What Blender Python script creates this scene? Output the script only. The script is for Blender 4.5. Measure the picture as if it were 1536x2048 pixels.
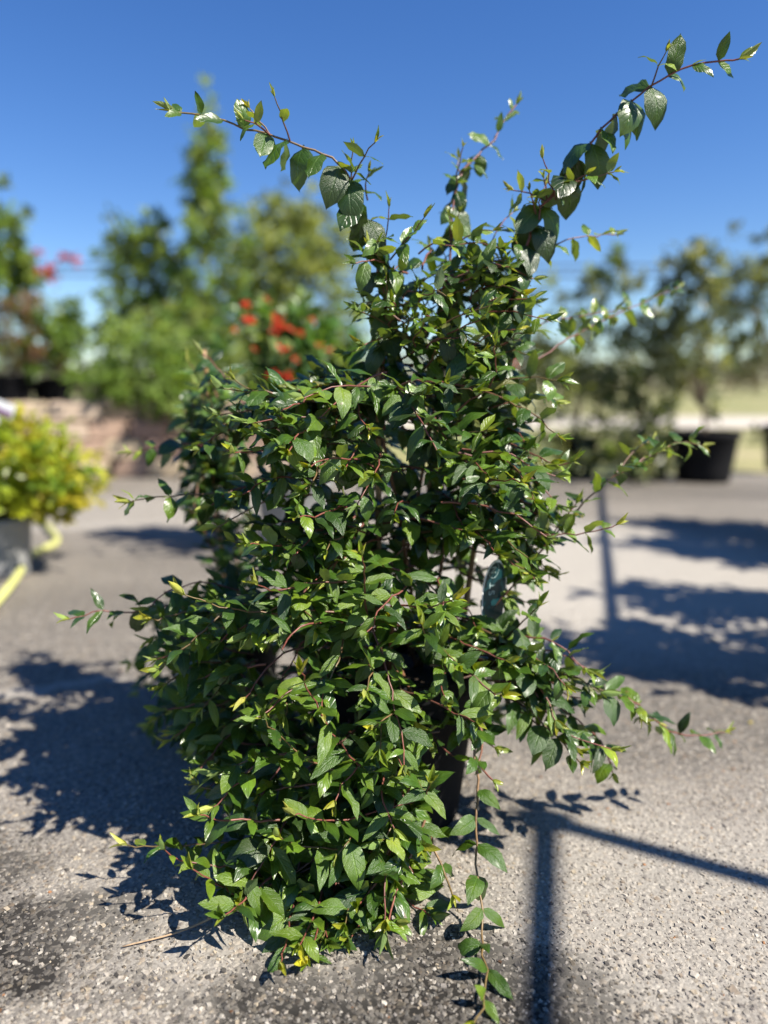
import bpy, math, random
import numpy as np
from mathutils import Vector, Matrix, Quaternion
from mathutils.bvhtree import BVHTree

# ------------------------------------------------------------------ clear
for o in list(bpy.data.objects):
    bpy.data.objects.remove(o, do_unlink=True)
SC = bpy.context.scene
COL = SC.collection

# ------------------------------------------------------------------ camera
CAM_H = 0.75
PITCH = math.radians(9.7)
FPX = 1480.0                      # focal length in pixels of the 1536 x 2048 photograph
cam_data = bpy.data.cameras.new("camera")
cam = bpy.data.objects.new("camera", cam_data)
COL.objects.link(cam)
cam.location = (0, 0, CAM_H)
cam.rotation_euler = (math.radians(90) - PITCH, 0, 0)
cam_data.sensor_fit = 'VERTICAL'
cam_data.sensor_height = 36.0
cam_data.sensor_width = 27.0
cam_data.lens = FPX / 2048.0 * 36.0
cam_data.clip_start = 0.02
cam_data.clip_end = 3000.0
cam_data.dof.use_dof = True
cam_data.dof.focus_distance = 1.025
cam_data.dof.aperture_fstop = 1.3
SC.camera = cam

# ------------------------------------------------------------------ sky and sun
SUN_EL = math.radians(48)
SUN_H = Vector((0.88, -0.477, 0)).normalized()
SUN = Vector((SUN_H.x * math.cos(SUN_EL), SUN_H.y * math.cos(SUN_EL), math.sin(SUN_EL)))
world = bpy.data.worlds.new("World")
SC.world = world
world.use_nodes = True
wn = world.node_tree.nodes
wl = world.node_tree.links
for n in list(wn):
    wn.remove(n)
wo = wn.new('ShaderNodeOutputWorld')
bg = wn.new('ShaderNodeBackground')
sky = wn.new('ShaderNodeTexSky')
sky.sky_type = 'NISHITA'
sky.sun_disc = False
sky.sun_elevation = SUN_EL
sky.sun_rotation = math.atan2(SUN_H.x, SUN_H.y)
sky.altitude = 0
sky.air_density = 1.0
sky.dust_density = 0.0
sky.ozone_density = 4.0
bg.inputs['Strength'].default_value = 0.071
hs = wn.new('ShaderNodeHueSaturation')
hs.inputs['Saturation'].default_value = 1.25
hs.inputs['Hue'].default_value = 0.512
wl.new(sky.outputs['Color'], hs.inputs['Color'])
wl.new(hs.outputs['Color'], bg.inputs['Color'])
wl.new(bg.outputs['Background'], wo.inputs['Surface'])

sun_data = bpy.data.lights.new("sun", 'SUN')
sun_data.energy = 5.0
sun_data.angle = math.radians(0.53)
sun_data.color = (1.0, 0.94, 0.84)
sun_obj = bpy.data.objects.new("sun", sun_data)
COL.objects.link(sun_obj)
sun_obj.rotation_euler = SUN.to_track_quat('Z', 'Y').to_euler()
sun_obj.location = SUN * 30

vs = SC.view_settings
vs.view_transform = 'Standard'
vs.look = 'None'
vs.exposure = 1.12
vs.gamma = 1.0
vs.use_curve_mapping = False
SC.render.engine = 'CYCLES'
SC.cycles.use_denoising = True
SC.cycles.max_bounces = 8
SC.cycles.transparent_max_bounces = 8
SC.cycles.sample_clamp_indirect = 6.0

# ------------------------------------------------------------------ pixel helpers (photo pixels -> places)
CP, SP = math.cos(PITCH), math.sin(PITCH)

def ray(px, py):
    dx = (px - 768.0) / FPX
    dy = (py - 1024.0) / FPX
    return dx, CP - SP * dy, SP + CP * dy        # right, forward, down

def ground(px, py, z=0.0):
    x, f, d = ray(px, py)
    t = (CAM_H - z) / d
    return Vector((x * t, f * t, z))

def place(px, py, Y, zmin=None):
    x, f, d = ray(px, py)
    t = Y / f
    z = CAM_H - d * t
    if zmin is not None and z < zmin:
        t = (CAM_H - zmin) / d
        z = zmin
    return Vector((x * t, f * t, z))

# ------------------------------------------------------------------ object helpers
def tag(o, label=None, cat=None, group=None, kind=None):
    if label: o["label"] = label
    if cat: o["category"] = cat
    if group: o["group"] = group
    if kind: o["kind"] = kind
    return o

def empty(name, loc):
    o = bpy.data.objects.new(name, None)
    o.empty_display_size = 0.05
    o.location = loc
    COL.objects.link(o)
    return o

def link(name, me, mat=None, parent=None):
    o = bpy.data.objects.new(name, me)
    COL.objects.link(o)
    if mat is not None and len(me.materials) == 0:
        me.materials.append(mat)
    if parent is not None:
        o.parent = parent
        p = parent
        off = Vector((0, 0, 0))
        while p is not None:
            off += p.location
            p = p.parent
        o.location = -off                     # meshes are built in world coordinates
    return o

def mesh_from(verts, faces, smooth=True, name="m", cols=None, uvs=None):
    me = bpy.data.meshes.new(name)
    me.from_pydata([tuple(v) for v in verts], [], [tuple(f) for f in faces])
    if smooth:
        me.polygons.foreach_set('use_smooth', [True] * len(me.polygons))
    me.update()
    return me

def mesh_np(V, F, smooth=True, name="m", col=None, uv=None):
    """V (n,3) float, F (m,k) int with k equal for all faces; col (n,4) per point; uv (n,2) per point"""
    me = bpy.data.meshes.new(name)
    n, (m, k) = len(V), F.shape
    me.vertices.add(n)
    me.vertices.foreach_set('co', np.ascontiguousarray(V, dtype=np.float32).ravel())
    me.loops.add(m * k)
    me.loops.foreach_set('vertex_index', np.ascontiguousarray(F, dtype=np.int32).ravel())
    me.polygons.add(m)
    me.polygons.foreach_set('loop_start', np.arange(0, m * k, k, dtype=np.int32))
    me.polygons.foreach_set('use_smooth', np.full(m, smooth, dtype=bool))
    me.update(calc_edges=True)
    if col is not None:
        a = me.color_attributes.new('tint', 'FLOAT_COLOR', 'POINT')
        a.data.foreach_set('color', np.ascontiguousarray(col, dtype=np.float32).ravel())
    if uv is not None:
        u = me.uv_layers.new(name='UVMap')
        u.data.foreach_set('uv', np.ascontiguousarray(uv[F.ravel()], dtype=np.float32).ravel())
    return me

class MB:
    def __init__(self): self.v, self.f = [], []
    def add(self, v, f):
        b = len(self.v); self.v += [Vector(p) for p in v]; self.f += [tuple(i + b for i in q) for q in f]
    def box(self, c, s, rz=0, bev=0.0, jit=None):
        x, y, z = s[0] / 2, s[1] / 2, s[2] / 2
        ca, sa = math.cos(rz), math.sin(rz)
        pts = []
        b = bev
        if b <= 0:
            raw = [(sx * x, sy * y, sz * z) for sz in (-1, 1) for sx, sy in ((-1, -1), (1, -1), (1, 1), (-1, 1))]
            fs = [(0, 3, 2, 1), (4, 5, 6, 7), (0, 1, 5, 4), (1, 2, 6, 5), (2, 3, 7, 6), (3, 0, 4, 7)]
        else:
            raw, ring = [], []
            for sz, ins in ((-z, b), (-z + b, 0), (z - b, 0), (z, b)):
                ex, ey = x - ins, y - ins
                bb = b * .7
                ring.append([len(raw) + i for i in range(8)])
                raw += [(-ex + bb, -ey, sz), (ex - bb, -ey, sz), (ex, -ey + bb, sz), (ex, ey - bb, sz),
                        (ex - bb, ey, sz), (-ex + bb, ey, sz), (-ex, ey - bb, sz), (-ex, -ey + bb, sz)]
            fs = [tuple(reversed(ring[0])), tuple(ring[3])]
            for a in range(3):
                for i in range(8):
                    j = (i + 1) % 8
                    fs.append((ring[a][i], ring[a][j], ring[a + 1][j], ring[a + 1][i]))
        for p in raw:
            q = Vector(p)
            if jit: q += Vector((jit.uniform(-1, 1), jit.uniform(-1, 1), jit.uniform(-1, 1))) * b * .55
            pts.append((c[0] + q.x * ca - q.y * sa, c[1] + q.x * sa + q.y * ca, c[2] + q.z))
        self.add(pts, fs)
    def tube(self, path, radii, sides=6, cap=True):
        v, f = tube_geo(path, radii, sides, cap); self.add(v, f)
    def lathe(self, prof, center, seg=28):
        v, f = [], []
        n = len(prof)
        for i in range(seg):
            a = 2 * math.pi * i / seg
            for r, z in prof:
                v.append((center[0] + r * math.cos(a), center[1] + r * math.sin(a), center[2] + z))
        for i in range(seg):
            j = (i + 1) % seg
            for k in range(n - 1):
                f.append((i * n + k, j * n + k, j * n + k + 1, i * n + k + 1))
        self.add(v, f)
    def build(self, name, mat, parent=None, smooth=True):
        return link(name, mesh_from(self.v, self.f, smooth, name), mat, parent)

def tube_geo(path, radii, sides=6, cap=True):
    path = [Vector(p) for p in path]
    n = len(path)
    if not hasattr(radii, '__len__'): radii = [radii] * n
    v, f = [], []
    t0 = (path[1] - path[0]).normalized()
    ref = Vector((0, 0, 1)) if abs(t0.z) < .9 else Vector((1, 0, 0))
    u = t0.cross(ref).normalized()
    for i in range(n):
        t = (path[min(i + 1, n - 1)] - path[max(i - 1, 0)]).normalized()
        u = (u - t * u.dot(t))
        if u.length < 1e-6: u = t.orthogonal()
        u.normalize()
        w = t.cross(u)
        for k in range(sides):
            a = 2 * math.pi * k / sides
            v.append(path[i] + (u * math.cos(a) + w * math.sin(a)) * radii[i])
    for i in range(n - 1):
        for k in range(sides):
            k2 = (k + 1) % sides
            f.append((i * sides + k, i * sides + k2, (i + 1) * sides + k2, (i + 1) * sides + k))
    if cap:
        f.append(tuple(range(sides - 1, -1, -1)))
        f.append(tuple((n - 1) * sides + k for k in range(sides)))
    return v, f

def spline(pts, step=0.012):
    pts = [Vector(p) for p in pts]
    P = [pts[0] * 2 - pts[1]] + pts + [pts[-1] * 2 - pts[-2]]
    dense = []
    for i in range(1, len(P) - 2):
        a, b, c, d = P[i - 1], P[i], P[i + 1], P[i + 2]
        k = max(4, int((c - b).length / step * 1.5))
        for j in range(k):
            t = j / k
            dense.append(.5 * ((2 * b) + (c - a) * t + (2 * a - 5 * b + 4 * c - d) * t * t + (3 * b - a - 3 * c + d) * t ** 3))
    dense.append(P[-2])
    out = [dense[0]]
    acc = 0
    for i in range(1, len(dense)):
        acc += (dense[i] - dense[i - 1]).length
        if acc >= step:
            out.append(dense[i]); acc = 0
    if (out[-1] - dense[-1]).length > step * .3: out.append(dense[-1])
    if len(out) < 2: out = [dense[0], dense[-1]]
    return out

# ------------------------------------------------------------------ materials
def new_mat(name):
    m = bpy.data.materials.new(name)
    m.use_nodes = True
    nt = m.node_tree
    for n in list(nt.nodes): nt.nodes.remove(n)
    out = nt.nodes.new('ShaderNodeOutputMaterial')
    p = nt.nodes.new('ShaderNodeBsdfPrincipled')
    nt.links.new(p.outputs[0], out.inputs['Surface'])
    return m, nt, p, out

def N(nt, typ, **kw):
    n = nt.nodes.new(typ)
    for k, v in kw.items(): setattr(n, k, v)
    return n

def ramp(nt, fac, stops):
    r = nt.nodes.new('ShaderNodeValToRGB')
    e = r.color_ramp.elements
    while len(e) > 1: e.remove(e[0])
    e[0].position, e[0].color = stops[0][0], (*stops[0][1], 1)
    for p, c in stops[1:]:
        k = e.new(p); k.color = (*c, 1)
    nt.links.new(fac, r.inputs[0])
    return r.outputs[0]

def math_n(nt, op, a, b=None, clamp=False):
    n = nt.nodes.new('ShaderNodeMath'); n.operation = op; n.use_clamp = clamp
    for i, v in enumerate((a, b)):
        if v is None: continue
        if isinstance(v, (int, float)): n.inputs[i].default_value = v
        else: nt.links.new(v, n.inputs[i])
    return n.outputs[0]

def mix_c(nt, fac, a, b, mode='MIX'):
    n = nt.nodes.new('ShaderNodeMix'); n.data_type = 'RGBA'; n.blend_type = mode
    for sock, v in ((n.inputs[0], fac), (n.inputs[6], a), (n.inputs[7], b)):
        if isinstance(v, (int, float)): sock.default_value = v
        elif isinstance(v, (tuple, list)): sock.default_value = (*v, 1)
        else: nt.links.new(v, sock)
    return n.outputs[2]

def simple_mat(name, col, rough=.6, noise=.25, scale=20, bump=.2, bscale=60, spec=.4, metal=0):
    m, nt, p, out = new_mat(name)
    tc = N(nt, 'ShaderNodeTexCoord')
    nz = N(nt, 'ShaderNodeTexNoise'); nz.inputs['Scale'].default_value = scale; nz.inputs['Detail'].default_value = 6
    nt.links.new(tc.outputs['Object'], nz.inputs['Vector'])
    c = ramp(nt, nz.outputs[0], [(.25, tuple(x * (1 - noise) for x in col)), (.75, tuple(min(1, x * (1 + noise)) for x in col))])
    nt.links.new(c, p.inputs['Base Color'])
    p.inputs['Roughness'].default_value = rough
    p.inputs['Specular IOR Level'].default_value = spec
    p.inputs['Metallic'].default_value = metal
    if bump:
        n2 = N(nt, 'ShaderNodeTexNoise'); n2.inputs['Scale'].default_value = bscale; n2.inputs['Detail'].default_value = 4
        nt.links.new(tc.outputs['Object'], n2.inputs['Vector'])
        b = N(nt, 'ShaderNodeBump'); b.inputs['Strength'].default_value = bump; b.inputs['Distance'].default_value = .004
        nt.links.new(n2.outputs[0], b.inputs['Height']); nt.links.new(b.outputs[0], p.inputs['Normal'])
    return m

def leaf_mat(name, rough=.3, spec=.5, trans=.3, veins=True, coat=0.0):
    """leaf colour comes from the point attribute 'tint' (the leaf's own pigment), veins from the UV map"""
    m, nt, p, out = new_mat(name)
    at = N(nt, 'ShaderNodeAttribute', attribute_name='tint')
    col = at.outputs['Color']
    tc = N(nt, 'ShaderNodeTexCoord')
    if veins:
        sep = N(nt, 'ShaderNodeSeparateXYZ')
        nt.links.new(tc.outputs['UV'], sep.inputs[0])
        au = math_n(nt, 'ABSOLUTE', math_n(nt, 'SUBTRACT', sep.outputs[0], .5))         # 0 on the midrib, .5 on the edge
        rib = math_n(nt, 'SUBTRACT', 1.0, math_n(nt, 'MULTIPLY', au, 22.0), True)
        sv = math_n(nt, 'SINE', math_n(nt, 'MULTIPLY', math_n(nt, 'SUBTRACT', sep.outputs[1], math_n(nt, 'MULTIPLY', au, .55)), 38.0))
        side = math_n(nt, 'POWER', math_n(nt, 'ADD', math_n(nt, 'MULTIPLY', sv, .5), .5), 10.0)
        nz = N(nt, 'ShaderNodeTexNoise'); nz.inputs['Scale'].default_value = 90; nz.inputs['Detail'].default_value = 3
        nt.links.new(tc.outputs['Object'], nz.inputs['Vector'])
        mott = ramp(nt, nz.outputs[0], [(.3, (.8, .8, .8)), (.7, (1.2, 1.2, 1.2))])
        col = mix_c(nt, 1.0, col, mott, 'MULTIPLY')
        nb = N(nt, 'ShaderNodeTexNoise'); nb.inputs['Scale'].default_value = 16; nb.inputs['Detail'].default_value = 2
        geo0 = N(nt, 'ShaderNodeNewGeometry'); nt.links.new(geo0.outputs['Position'], nb.inputs['Vector'])
        hue = ramp(nt, nb.outputs[0], [(.3, (.72, .80, .95)), (.5, (1, 1, 1)), (.7, (1.45, 1.22, .9))])
        col = mix_c(nt, 1.0, col, hue, 'MULTIPLY')
        ns = N(nt, 'ShaderNodeTexNoise'); ns.inputs['Scale'].default_value = 55; ns.inputs['Detail'].default_value = 4
        nt.links.new(geo0.outputs['Position'], ns.inputs['Vector'])
        blem = ramp(nt, ns.outputs[0], [(.70, (0, 0, 0)), (.76, (.7, .7, .7))])
        col = mix_c(nt, blem, col, (.14, .10, .04))
        light = mix_c(nt, 1.0, col, (1.8, 1.7, 1.7), 'MULTIPLY')
        vf = math_n(nt, 'MAXIMUM', math_n(nt, 'MULTIPLY', rib, .75), math_n(nt, 'MULTIPLY', side, .12))
        col = mix_c(nt, vf, col, light)
        # quilted relief: the blade bulges between sunken veins
        h = math_n(nt, 'SUBTRACT', math_n(nt, 'MULTIPLY', nz.outputs[0], .8), math_n(nt, 'ADD', math_n(nt, 'MULTIPLY', rib, 1.0), math_n(nt, 'MULTIPLY', side, .45)))
        b = N(nt, 'ShaderNodeBump'); b.inputs['Strength'].default_value = .55; b.inputs['Distance'].default_value = .0016
        nt.links.new(h, b.inputs['Height']); nt.links.new(b.outputs[0], p.inputs['Normal'])
        # paler matt underside
        geo = N(nt, 'ShaderNodeNewGeometry')
        under = mix_c(nt, .35, mix_c(nt, 1.0, col, (1.5, 1.45, 1.6), 'MULTIPLY'), (.16, .2, .11))
        col = mix_c(nt, geo.outputs['Backfacing'], col, under)
        rg = math_n(nt, 'ADD', math_n(nt, 'MULTIPLY', geo.outputs['Backfacing'], .3), rough)
        nt.links.new(rg, p.inputs['Roughness'])
    else:
        p.inputs['Roughness'].default_value = rough
    nt.links.new(col, p.inputs['Base Color'])
    p.inputs['Specular IOR Level'].default_value = spec
    p.inputs['Coat Weight'].default_value = coat
    p.inputs['Coat Roughness'].default_value = .24
    tr = N(nt, 'ShaderNodeBsdfTranslucent')
    tcol = mix_c(nt, 1.0, col, (1.9, 1.75, .45), 'MULTIPLY')
    nt.links.new(tcol, tr.inputs['Color'])
    ms = N(nt, 'ShaderNodeMixShader'); ms.inputs[0].default_value = trans
    nt.links.new(p.outputs[0], ms.inputs[1]); nt.links.new(tr.outputs[0], ms.inputs[2])
    nt.links.new(ms.outputs[0], out.inputs['Surface'])
    return m

def stem_mat():
    m, nt, p, out = new_mat('vine_stem')
    at = N(nt, 'ShaderNodeAttribute', attribute_name='tint')
    tc = N(nt, 'ShaderNodeTexCoord')
    nz = N(nt, 'ShaderNodeTexNoise'); nz.inputs['Scale'].default_value = 220
    nt.links.new(tc.outputs['Object'], nz.inputs['Vector'])
    k = ramp(nt, nz.outputs[0], [(.3, (.7, .7, .7)), (.7, (1.25, 1.25, 1.25))])
    nt.links.new(mix_c(nt, 1.0, at.outputs['Color'], k, 'MULTIPLY'), p.inputs['Base Color'])
    p.inputs['Roughness'].default_value = .45
    return m

def stone_mat(name, rough=.85):
    m, nt, p, out = new_mat(name)
    at = N(nt, 'ShaderNodeAttribute', attribute_name='tint')
    tc = N(nt, 'ShaderNodeTexCoord')
    nz = N(nt, 'ShaderNodeTexNoise'); nz.inputs['Scale'].default_value = 300; nz.inputs['Detail'].default_value = 3
    nt.links.new(tc.outputs['Object'], nz.inputs['Vector'])
    k = ramp(nt, nz.outputs[0], [(.3, (.75, .75, .75)), (.7, (1.2, 1.2, 1.2))])
    nt.links.new(mix_c(nt, 1.0, at.outputs['Color'], k, 'MULTIPLY'), p.inputs['Base Color'])
    p.inputs['Roughness'].default_value = rough
    return m

def pavement_mat():
    m, nt, p, out = new_mat('exposed_aggregate')
    tc = N(nt, 'ShaderNodeTexCoord')
    P = tc.outputs['Object']
    # aggregate grains at two sizes
    v1 = N(nt, 'ShaderNodeTexVoronoi'); v1.inputs['Scale'].default_value = 150; nt.links.new(P, v1.inputs['Vector'])
    v2 = N(nt, 'ShaderNodeTexVoronoi'); v2.inputs['Scale'].default_value = 330; nt.links.new(P, v2.inputs['Vector'])
    ve = N(nt, 'ShaderNodeTexVoronoi'); ve.feature = 'DISTANCE_TO_EDGE'; ve.inputs['Scale'].default_value = 150
    nt.links.new(P, ve.inputs['Vector'])
    sep = N(nt, 'ShaderNodeSeparateColor'); nt.links.new(v1.outputs['Color'], sep.inputs[0])
    grain = ramp(nt, sep.outputs[0], [(0, (.20, .18, .16)), (.2, (.36, .33, .295)), (.5, (.50, .46, .41)), (.8, (.60, .565, .51)), (1, (.45, .36, .27))])
    sep2 = N(nt, 'ShaderNodeSeparateColor'); nt.links.new(v2.outputs['Color'], sep2.inputs[0])
    fine = ramp(nt, sep2.outputs[1], [(0, (.24, .22, .205)), (.5, (.44, .41, .375)), (1, (.58, .55, .505))])
    isst = math_n(nt, 'GREATER_THAN', sep.outputs[1], .5)
    col = mix_c(nt, isst, fine, grain)
    # weathering: broad worn-dark areas and pale cement-rich areas
    def noise(scale, det=5, rough=.55):
        n = N(nt, 'ShaderNodeTexNoise'); n.inputs['Scale'].default_value = scale
        n.inputs['Detail'].default_value = det; n.inputs['Roughness'].default_value = rough
        nt.links.new(P, n.inputs['Vector']); return n
    big = noise(1.1); mid = noise(4.5); warp = noise(7.0)
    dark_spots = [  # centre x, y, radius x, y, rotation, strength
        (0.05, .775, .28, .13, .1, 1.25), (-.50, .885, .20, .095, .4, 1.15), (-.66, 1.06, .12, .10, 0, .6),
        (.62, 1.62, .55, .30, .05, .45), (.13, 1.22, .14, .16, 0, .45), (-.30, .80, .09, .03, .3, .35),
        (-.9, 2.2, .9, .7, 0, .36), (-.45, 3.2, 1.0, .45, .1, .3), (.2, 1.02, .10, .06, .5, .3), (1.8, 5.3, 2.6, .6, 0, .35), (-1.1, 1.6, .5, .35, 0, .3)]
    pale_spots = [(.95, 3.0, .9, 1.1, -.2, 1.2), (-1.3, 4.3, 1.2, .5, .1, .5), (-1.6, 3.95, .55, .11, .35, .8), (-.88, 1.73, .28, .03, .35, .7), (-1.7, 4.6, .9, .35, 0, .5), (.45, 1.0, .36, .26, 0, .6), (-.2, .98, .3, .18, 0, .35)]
    dw = N(nt, 'ShaderNodeVectorMath'); dw.operation = 'MULTIPLY_ADD'
    nt.links.new(warp.outputs['Color'], dw.inputs[0]); dw.inputs[1].default_value = (.22, .22, 0)
    off = N(nt, 'ShaderNodeVectorMath'); off.operation = 'ADD'; nt.links.new(P, off.inputs[0]); off.inputs[1].default_value = (-.11, -.11, 0)
    nt.links.new(off.outputs[0], dw.inputs[2])
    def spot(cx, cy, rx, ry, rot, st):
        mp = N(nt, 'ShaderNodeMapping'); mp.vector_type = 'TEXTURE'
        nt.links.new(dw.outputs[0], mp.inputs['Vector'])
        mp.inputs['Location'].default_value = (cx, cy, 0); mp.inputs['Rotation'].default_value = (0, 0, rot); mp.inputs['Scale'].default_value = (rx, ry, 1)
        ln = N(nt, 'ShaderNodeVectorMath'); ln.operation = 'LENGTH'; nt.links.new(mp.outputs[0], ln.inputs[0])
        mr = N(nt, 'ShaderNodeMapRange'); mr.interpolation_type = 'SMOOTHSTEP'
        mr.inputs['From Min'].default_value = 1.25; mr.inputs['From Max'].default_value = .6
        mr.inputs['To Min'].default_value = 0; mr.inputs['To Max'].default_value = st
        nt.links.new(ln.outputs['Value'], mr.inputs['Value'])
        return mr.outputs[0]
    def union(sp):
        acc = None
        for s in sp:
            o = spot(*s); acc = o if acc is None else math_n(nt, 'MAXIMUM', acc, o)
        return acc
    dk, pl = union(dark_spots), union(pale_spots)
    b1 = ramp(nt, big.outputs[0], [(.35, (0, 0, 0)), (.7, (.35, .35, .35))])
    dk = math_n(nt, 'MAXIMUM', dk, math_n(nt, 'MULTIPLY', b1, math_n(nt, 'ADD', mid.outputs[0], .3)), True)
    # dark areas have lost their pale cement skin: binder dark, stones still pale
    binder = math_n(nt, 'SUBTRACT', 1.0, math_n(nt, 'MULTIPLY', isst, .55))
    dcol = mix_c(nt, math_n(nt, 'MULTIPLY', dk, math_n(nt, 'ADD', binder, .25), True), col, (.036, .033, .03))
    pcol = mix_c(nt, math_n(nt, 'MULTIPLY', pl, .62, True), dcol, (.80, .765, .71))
    gap = math_n(nt, 'MULTIPLY', ve.outputs['Distance'], 6.0, True)
    pcol = mix_c(nt, 1.0, pcol, (.53, .512, .482), 'MULTIPLY')
    nt.links.new(pcol, p.inputs['Base Color'])
    p.inputs['Roughness'].default_value = .85
    p.inputs['Specular IOR Level'].default_value = .25
    h = math_n(nt, 'ADD', math_n(nt, 'MULTIPLY', math_n(nt, 'SUBTRACT', 1.0, v1.outputs['Distance']), isst), math_n(nt, 'MULTIPLY', sep2.outputs[0], .6))
    h = math_n(nt, 'ADD', h, math_n(nt, 'MULTIPLY', mid.outputs[0], .5))
    b = N(nt, 'ShaderNodeBump'); b.inputs['Strength'].default_value = .9; b.inputs['Distance'].default_value = .0028
    nt.links.new(h, b.inputs['Height']); nt.links.new(b.outputs[0], p.inputs['Normal'])
    return m

def field_mat():
    m, nt, p, out = new_mat('grass_field')
    tc = N(nt, 'ShaderNodeTexCoord')
    n1 = N(nt, 'ShaderNodeTexNoise'); n1.inputs['Scale'].default_value = .35; n1.inputs['Detail'].default_value = 8
    n2 = N(nt, 'ShaderNodeTexNoise'); n2.inputs['Scale'].default_value = 9; n2.inputs['Detail'].default_value = 6
    for n in (n1, n2): nt.links.new(tc.outputs['Object'], n.inputs['Vector'])
    a = ramp(nt, n1.outputs[0], [(.35, (.12, .15, .04)), (.5, (.24, .23, .085)), (.65, (.34, .29, .15))])
    c = mix_c(nt, .5, a, ramp(nt, n2.outputs[0], [(.3, (.4, .4, .4)), (.7, (1.3, 1.3, 1.3))]), 'MULTIPLY')
    nt.links.new(c, p.inputs['Base Color']); p.inputs['Roughness'].default_value = .95
    return m

M = {}
M['leaf'] = leaf_mat('glossy_vine_leaf', rough=.33, spec=.62, trans=.21, coat=.08)
M['bgleaf'] = leaf_mat('shrub_leaf', rough=.4, spec=.45, trans=.38, veins=False)
M['petal'] = leaf_mat('petal', rough=.6, spec=.2, trans=.35, veins=False)
M['stem'] = stem_mat()
M['stone'] = stone_mat('aggregate_stone')
M['block'] = stone_mat('tumbled_block', .9)
M['pave'] = pavement_mat()
M['field'] = field_mat()
M['black_pot'] = simple_mat('black_nursery_plastic', (.009, .009, .010), .75, .3, 9, .12, 140, spec=.12)
M['grey_pot'] = simple_mat('grey_plastic', (.24, .24, .235), .5, .15, 6, .1, 90)
M['soil'] = simple_mat('potting_bark', (.045, .03, .02), .95, .6, 90, 1.0, 130)
M['bamboo'] = simple_mat('bamboo', (.30, .19, .09), .45, .3, 35, .2, 80)
M['bark'] = simple_mat('bark', (.14, .10, .07), .9, .4, 30, .8, 60)
M['steel'] = simple_mat('galvanised_pipe', (.42, .43, .44), .4, .15, 12, .1, 60, metal=.8)
M['cable'] = simple_mat('cable', (.02, .02, .02), .6, .1, 5, 0)
M['wood'] = simple_mat('weathered_pole', (.20, .15, .11), .9, .35, 12, .5, 40)
M['road'] = simple_mat('gravel_road', (.46, .41, .35), .95, .25, 3, .6, 20)
M['hose'] = simple_mat('yellow_hose', (.50, .50, .17), .4, .12, 8, .05, 60)
M['teal'] = simple_mat('teal_tag_print', (.004, .034, .042), .35, .15, 30, 0)
M['white'] = simple_mat('white_plastic', (.8, .8, .8), .4, .05, 10, 0)
M['print'] = simple_mat('pale_print', (.30, .40, .40), .5, .05, 10, 0)
M['purple'] = simple_mat('purple_print', (.16, .05, .16), .5, .2, 30, 0)
M['red'] = simple_mat('red_reflector', (.6, .05, .04), .4, .1, 10, 0)
M['dry'] = simple_mat('dry_twig', (.36, .25, .15), .7, .3, 90, .2, 150)
M['mulch'] = simple_mat('planter_soil', (.10, .075, .055), .95, .5, 30, 1.0, 60)

# ------------------------------------------------------------------ ground, pavement, road
def sheet(name, x0, x1, y0, y1, z, mat, nx=1, ny=1):
    v = [(x0 + (x1 - x0) * i / nx, y0 + (y1 - y0) * j / ny, z) for j in range(ny + 1) for i in range(nx + 1)]
    f = [(j * (nx + 1) + i, j * (nx + 1) + i + 1, (j + 1) * (nx + 1) + i + 1, (j + 1) * (nx + 1) + i) for j in range(ny) for i in range(nx)]
    o = link(name, mesh_from(v, f, False, name), mat)
    return o

tag(sheet('ground', -900, 900, -300, 1500, -.06, M['field'], 6, 6), 'dry yellow green grass field reaching to the horizon', 'field', kind='structure')
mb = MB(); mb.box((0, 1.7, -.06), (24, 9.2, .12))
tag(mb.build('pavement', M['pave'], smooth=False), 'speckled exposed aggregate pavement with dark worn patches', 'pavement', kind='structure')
tag(sheet('road', -300, 300, 14.5, 19.5, -.055, M['road']), 'pale gravel road crossing the field far behind', 'road', kind='structure')

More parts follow.
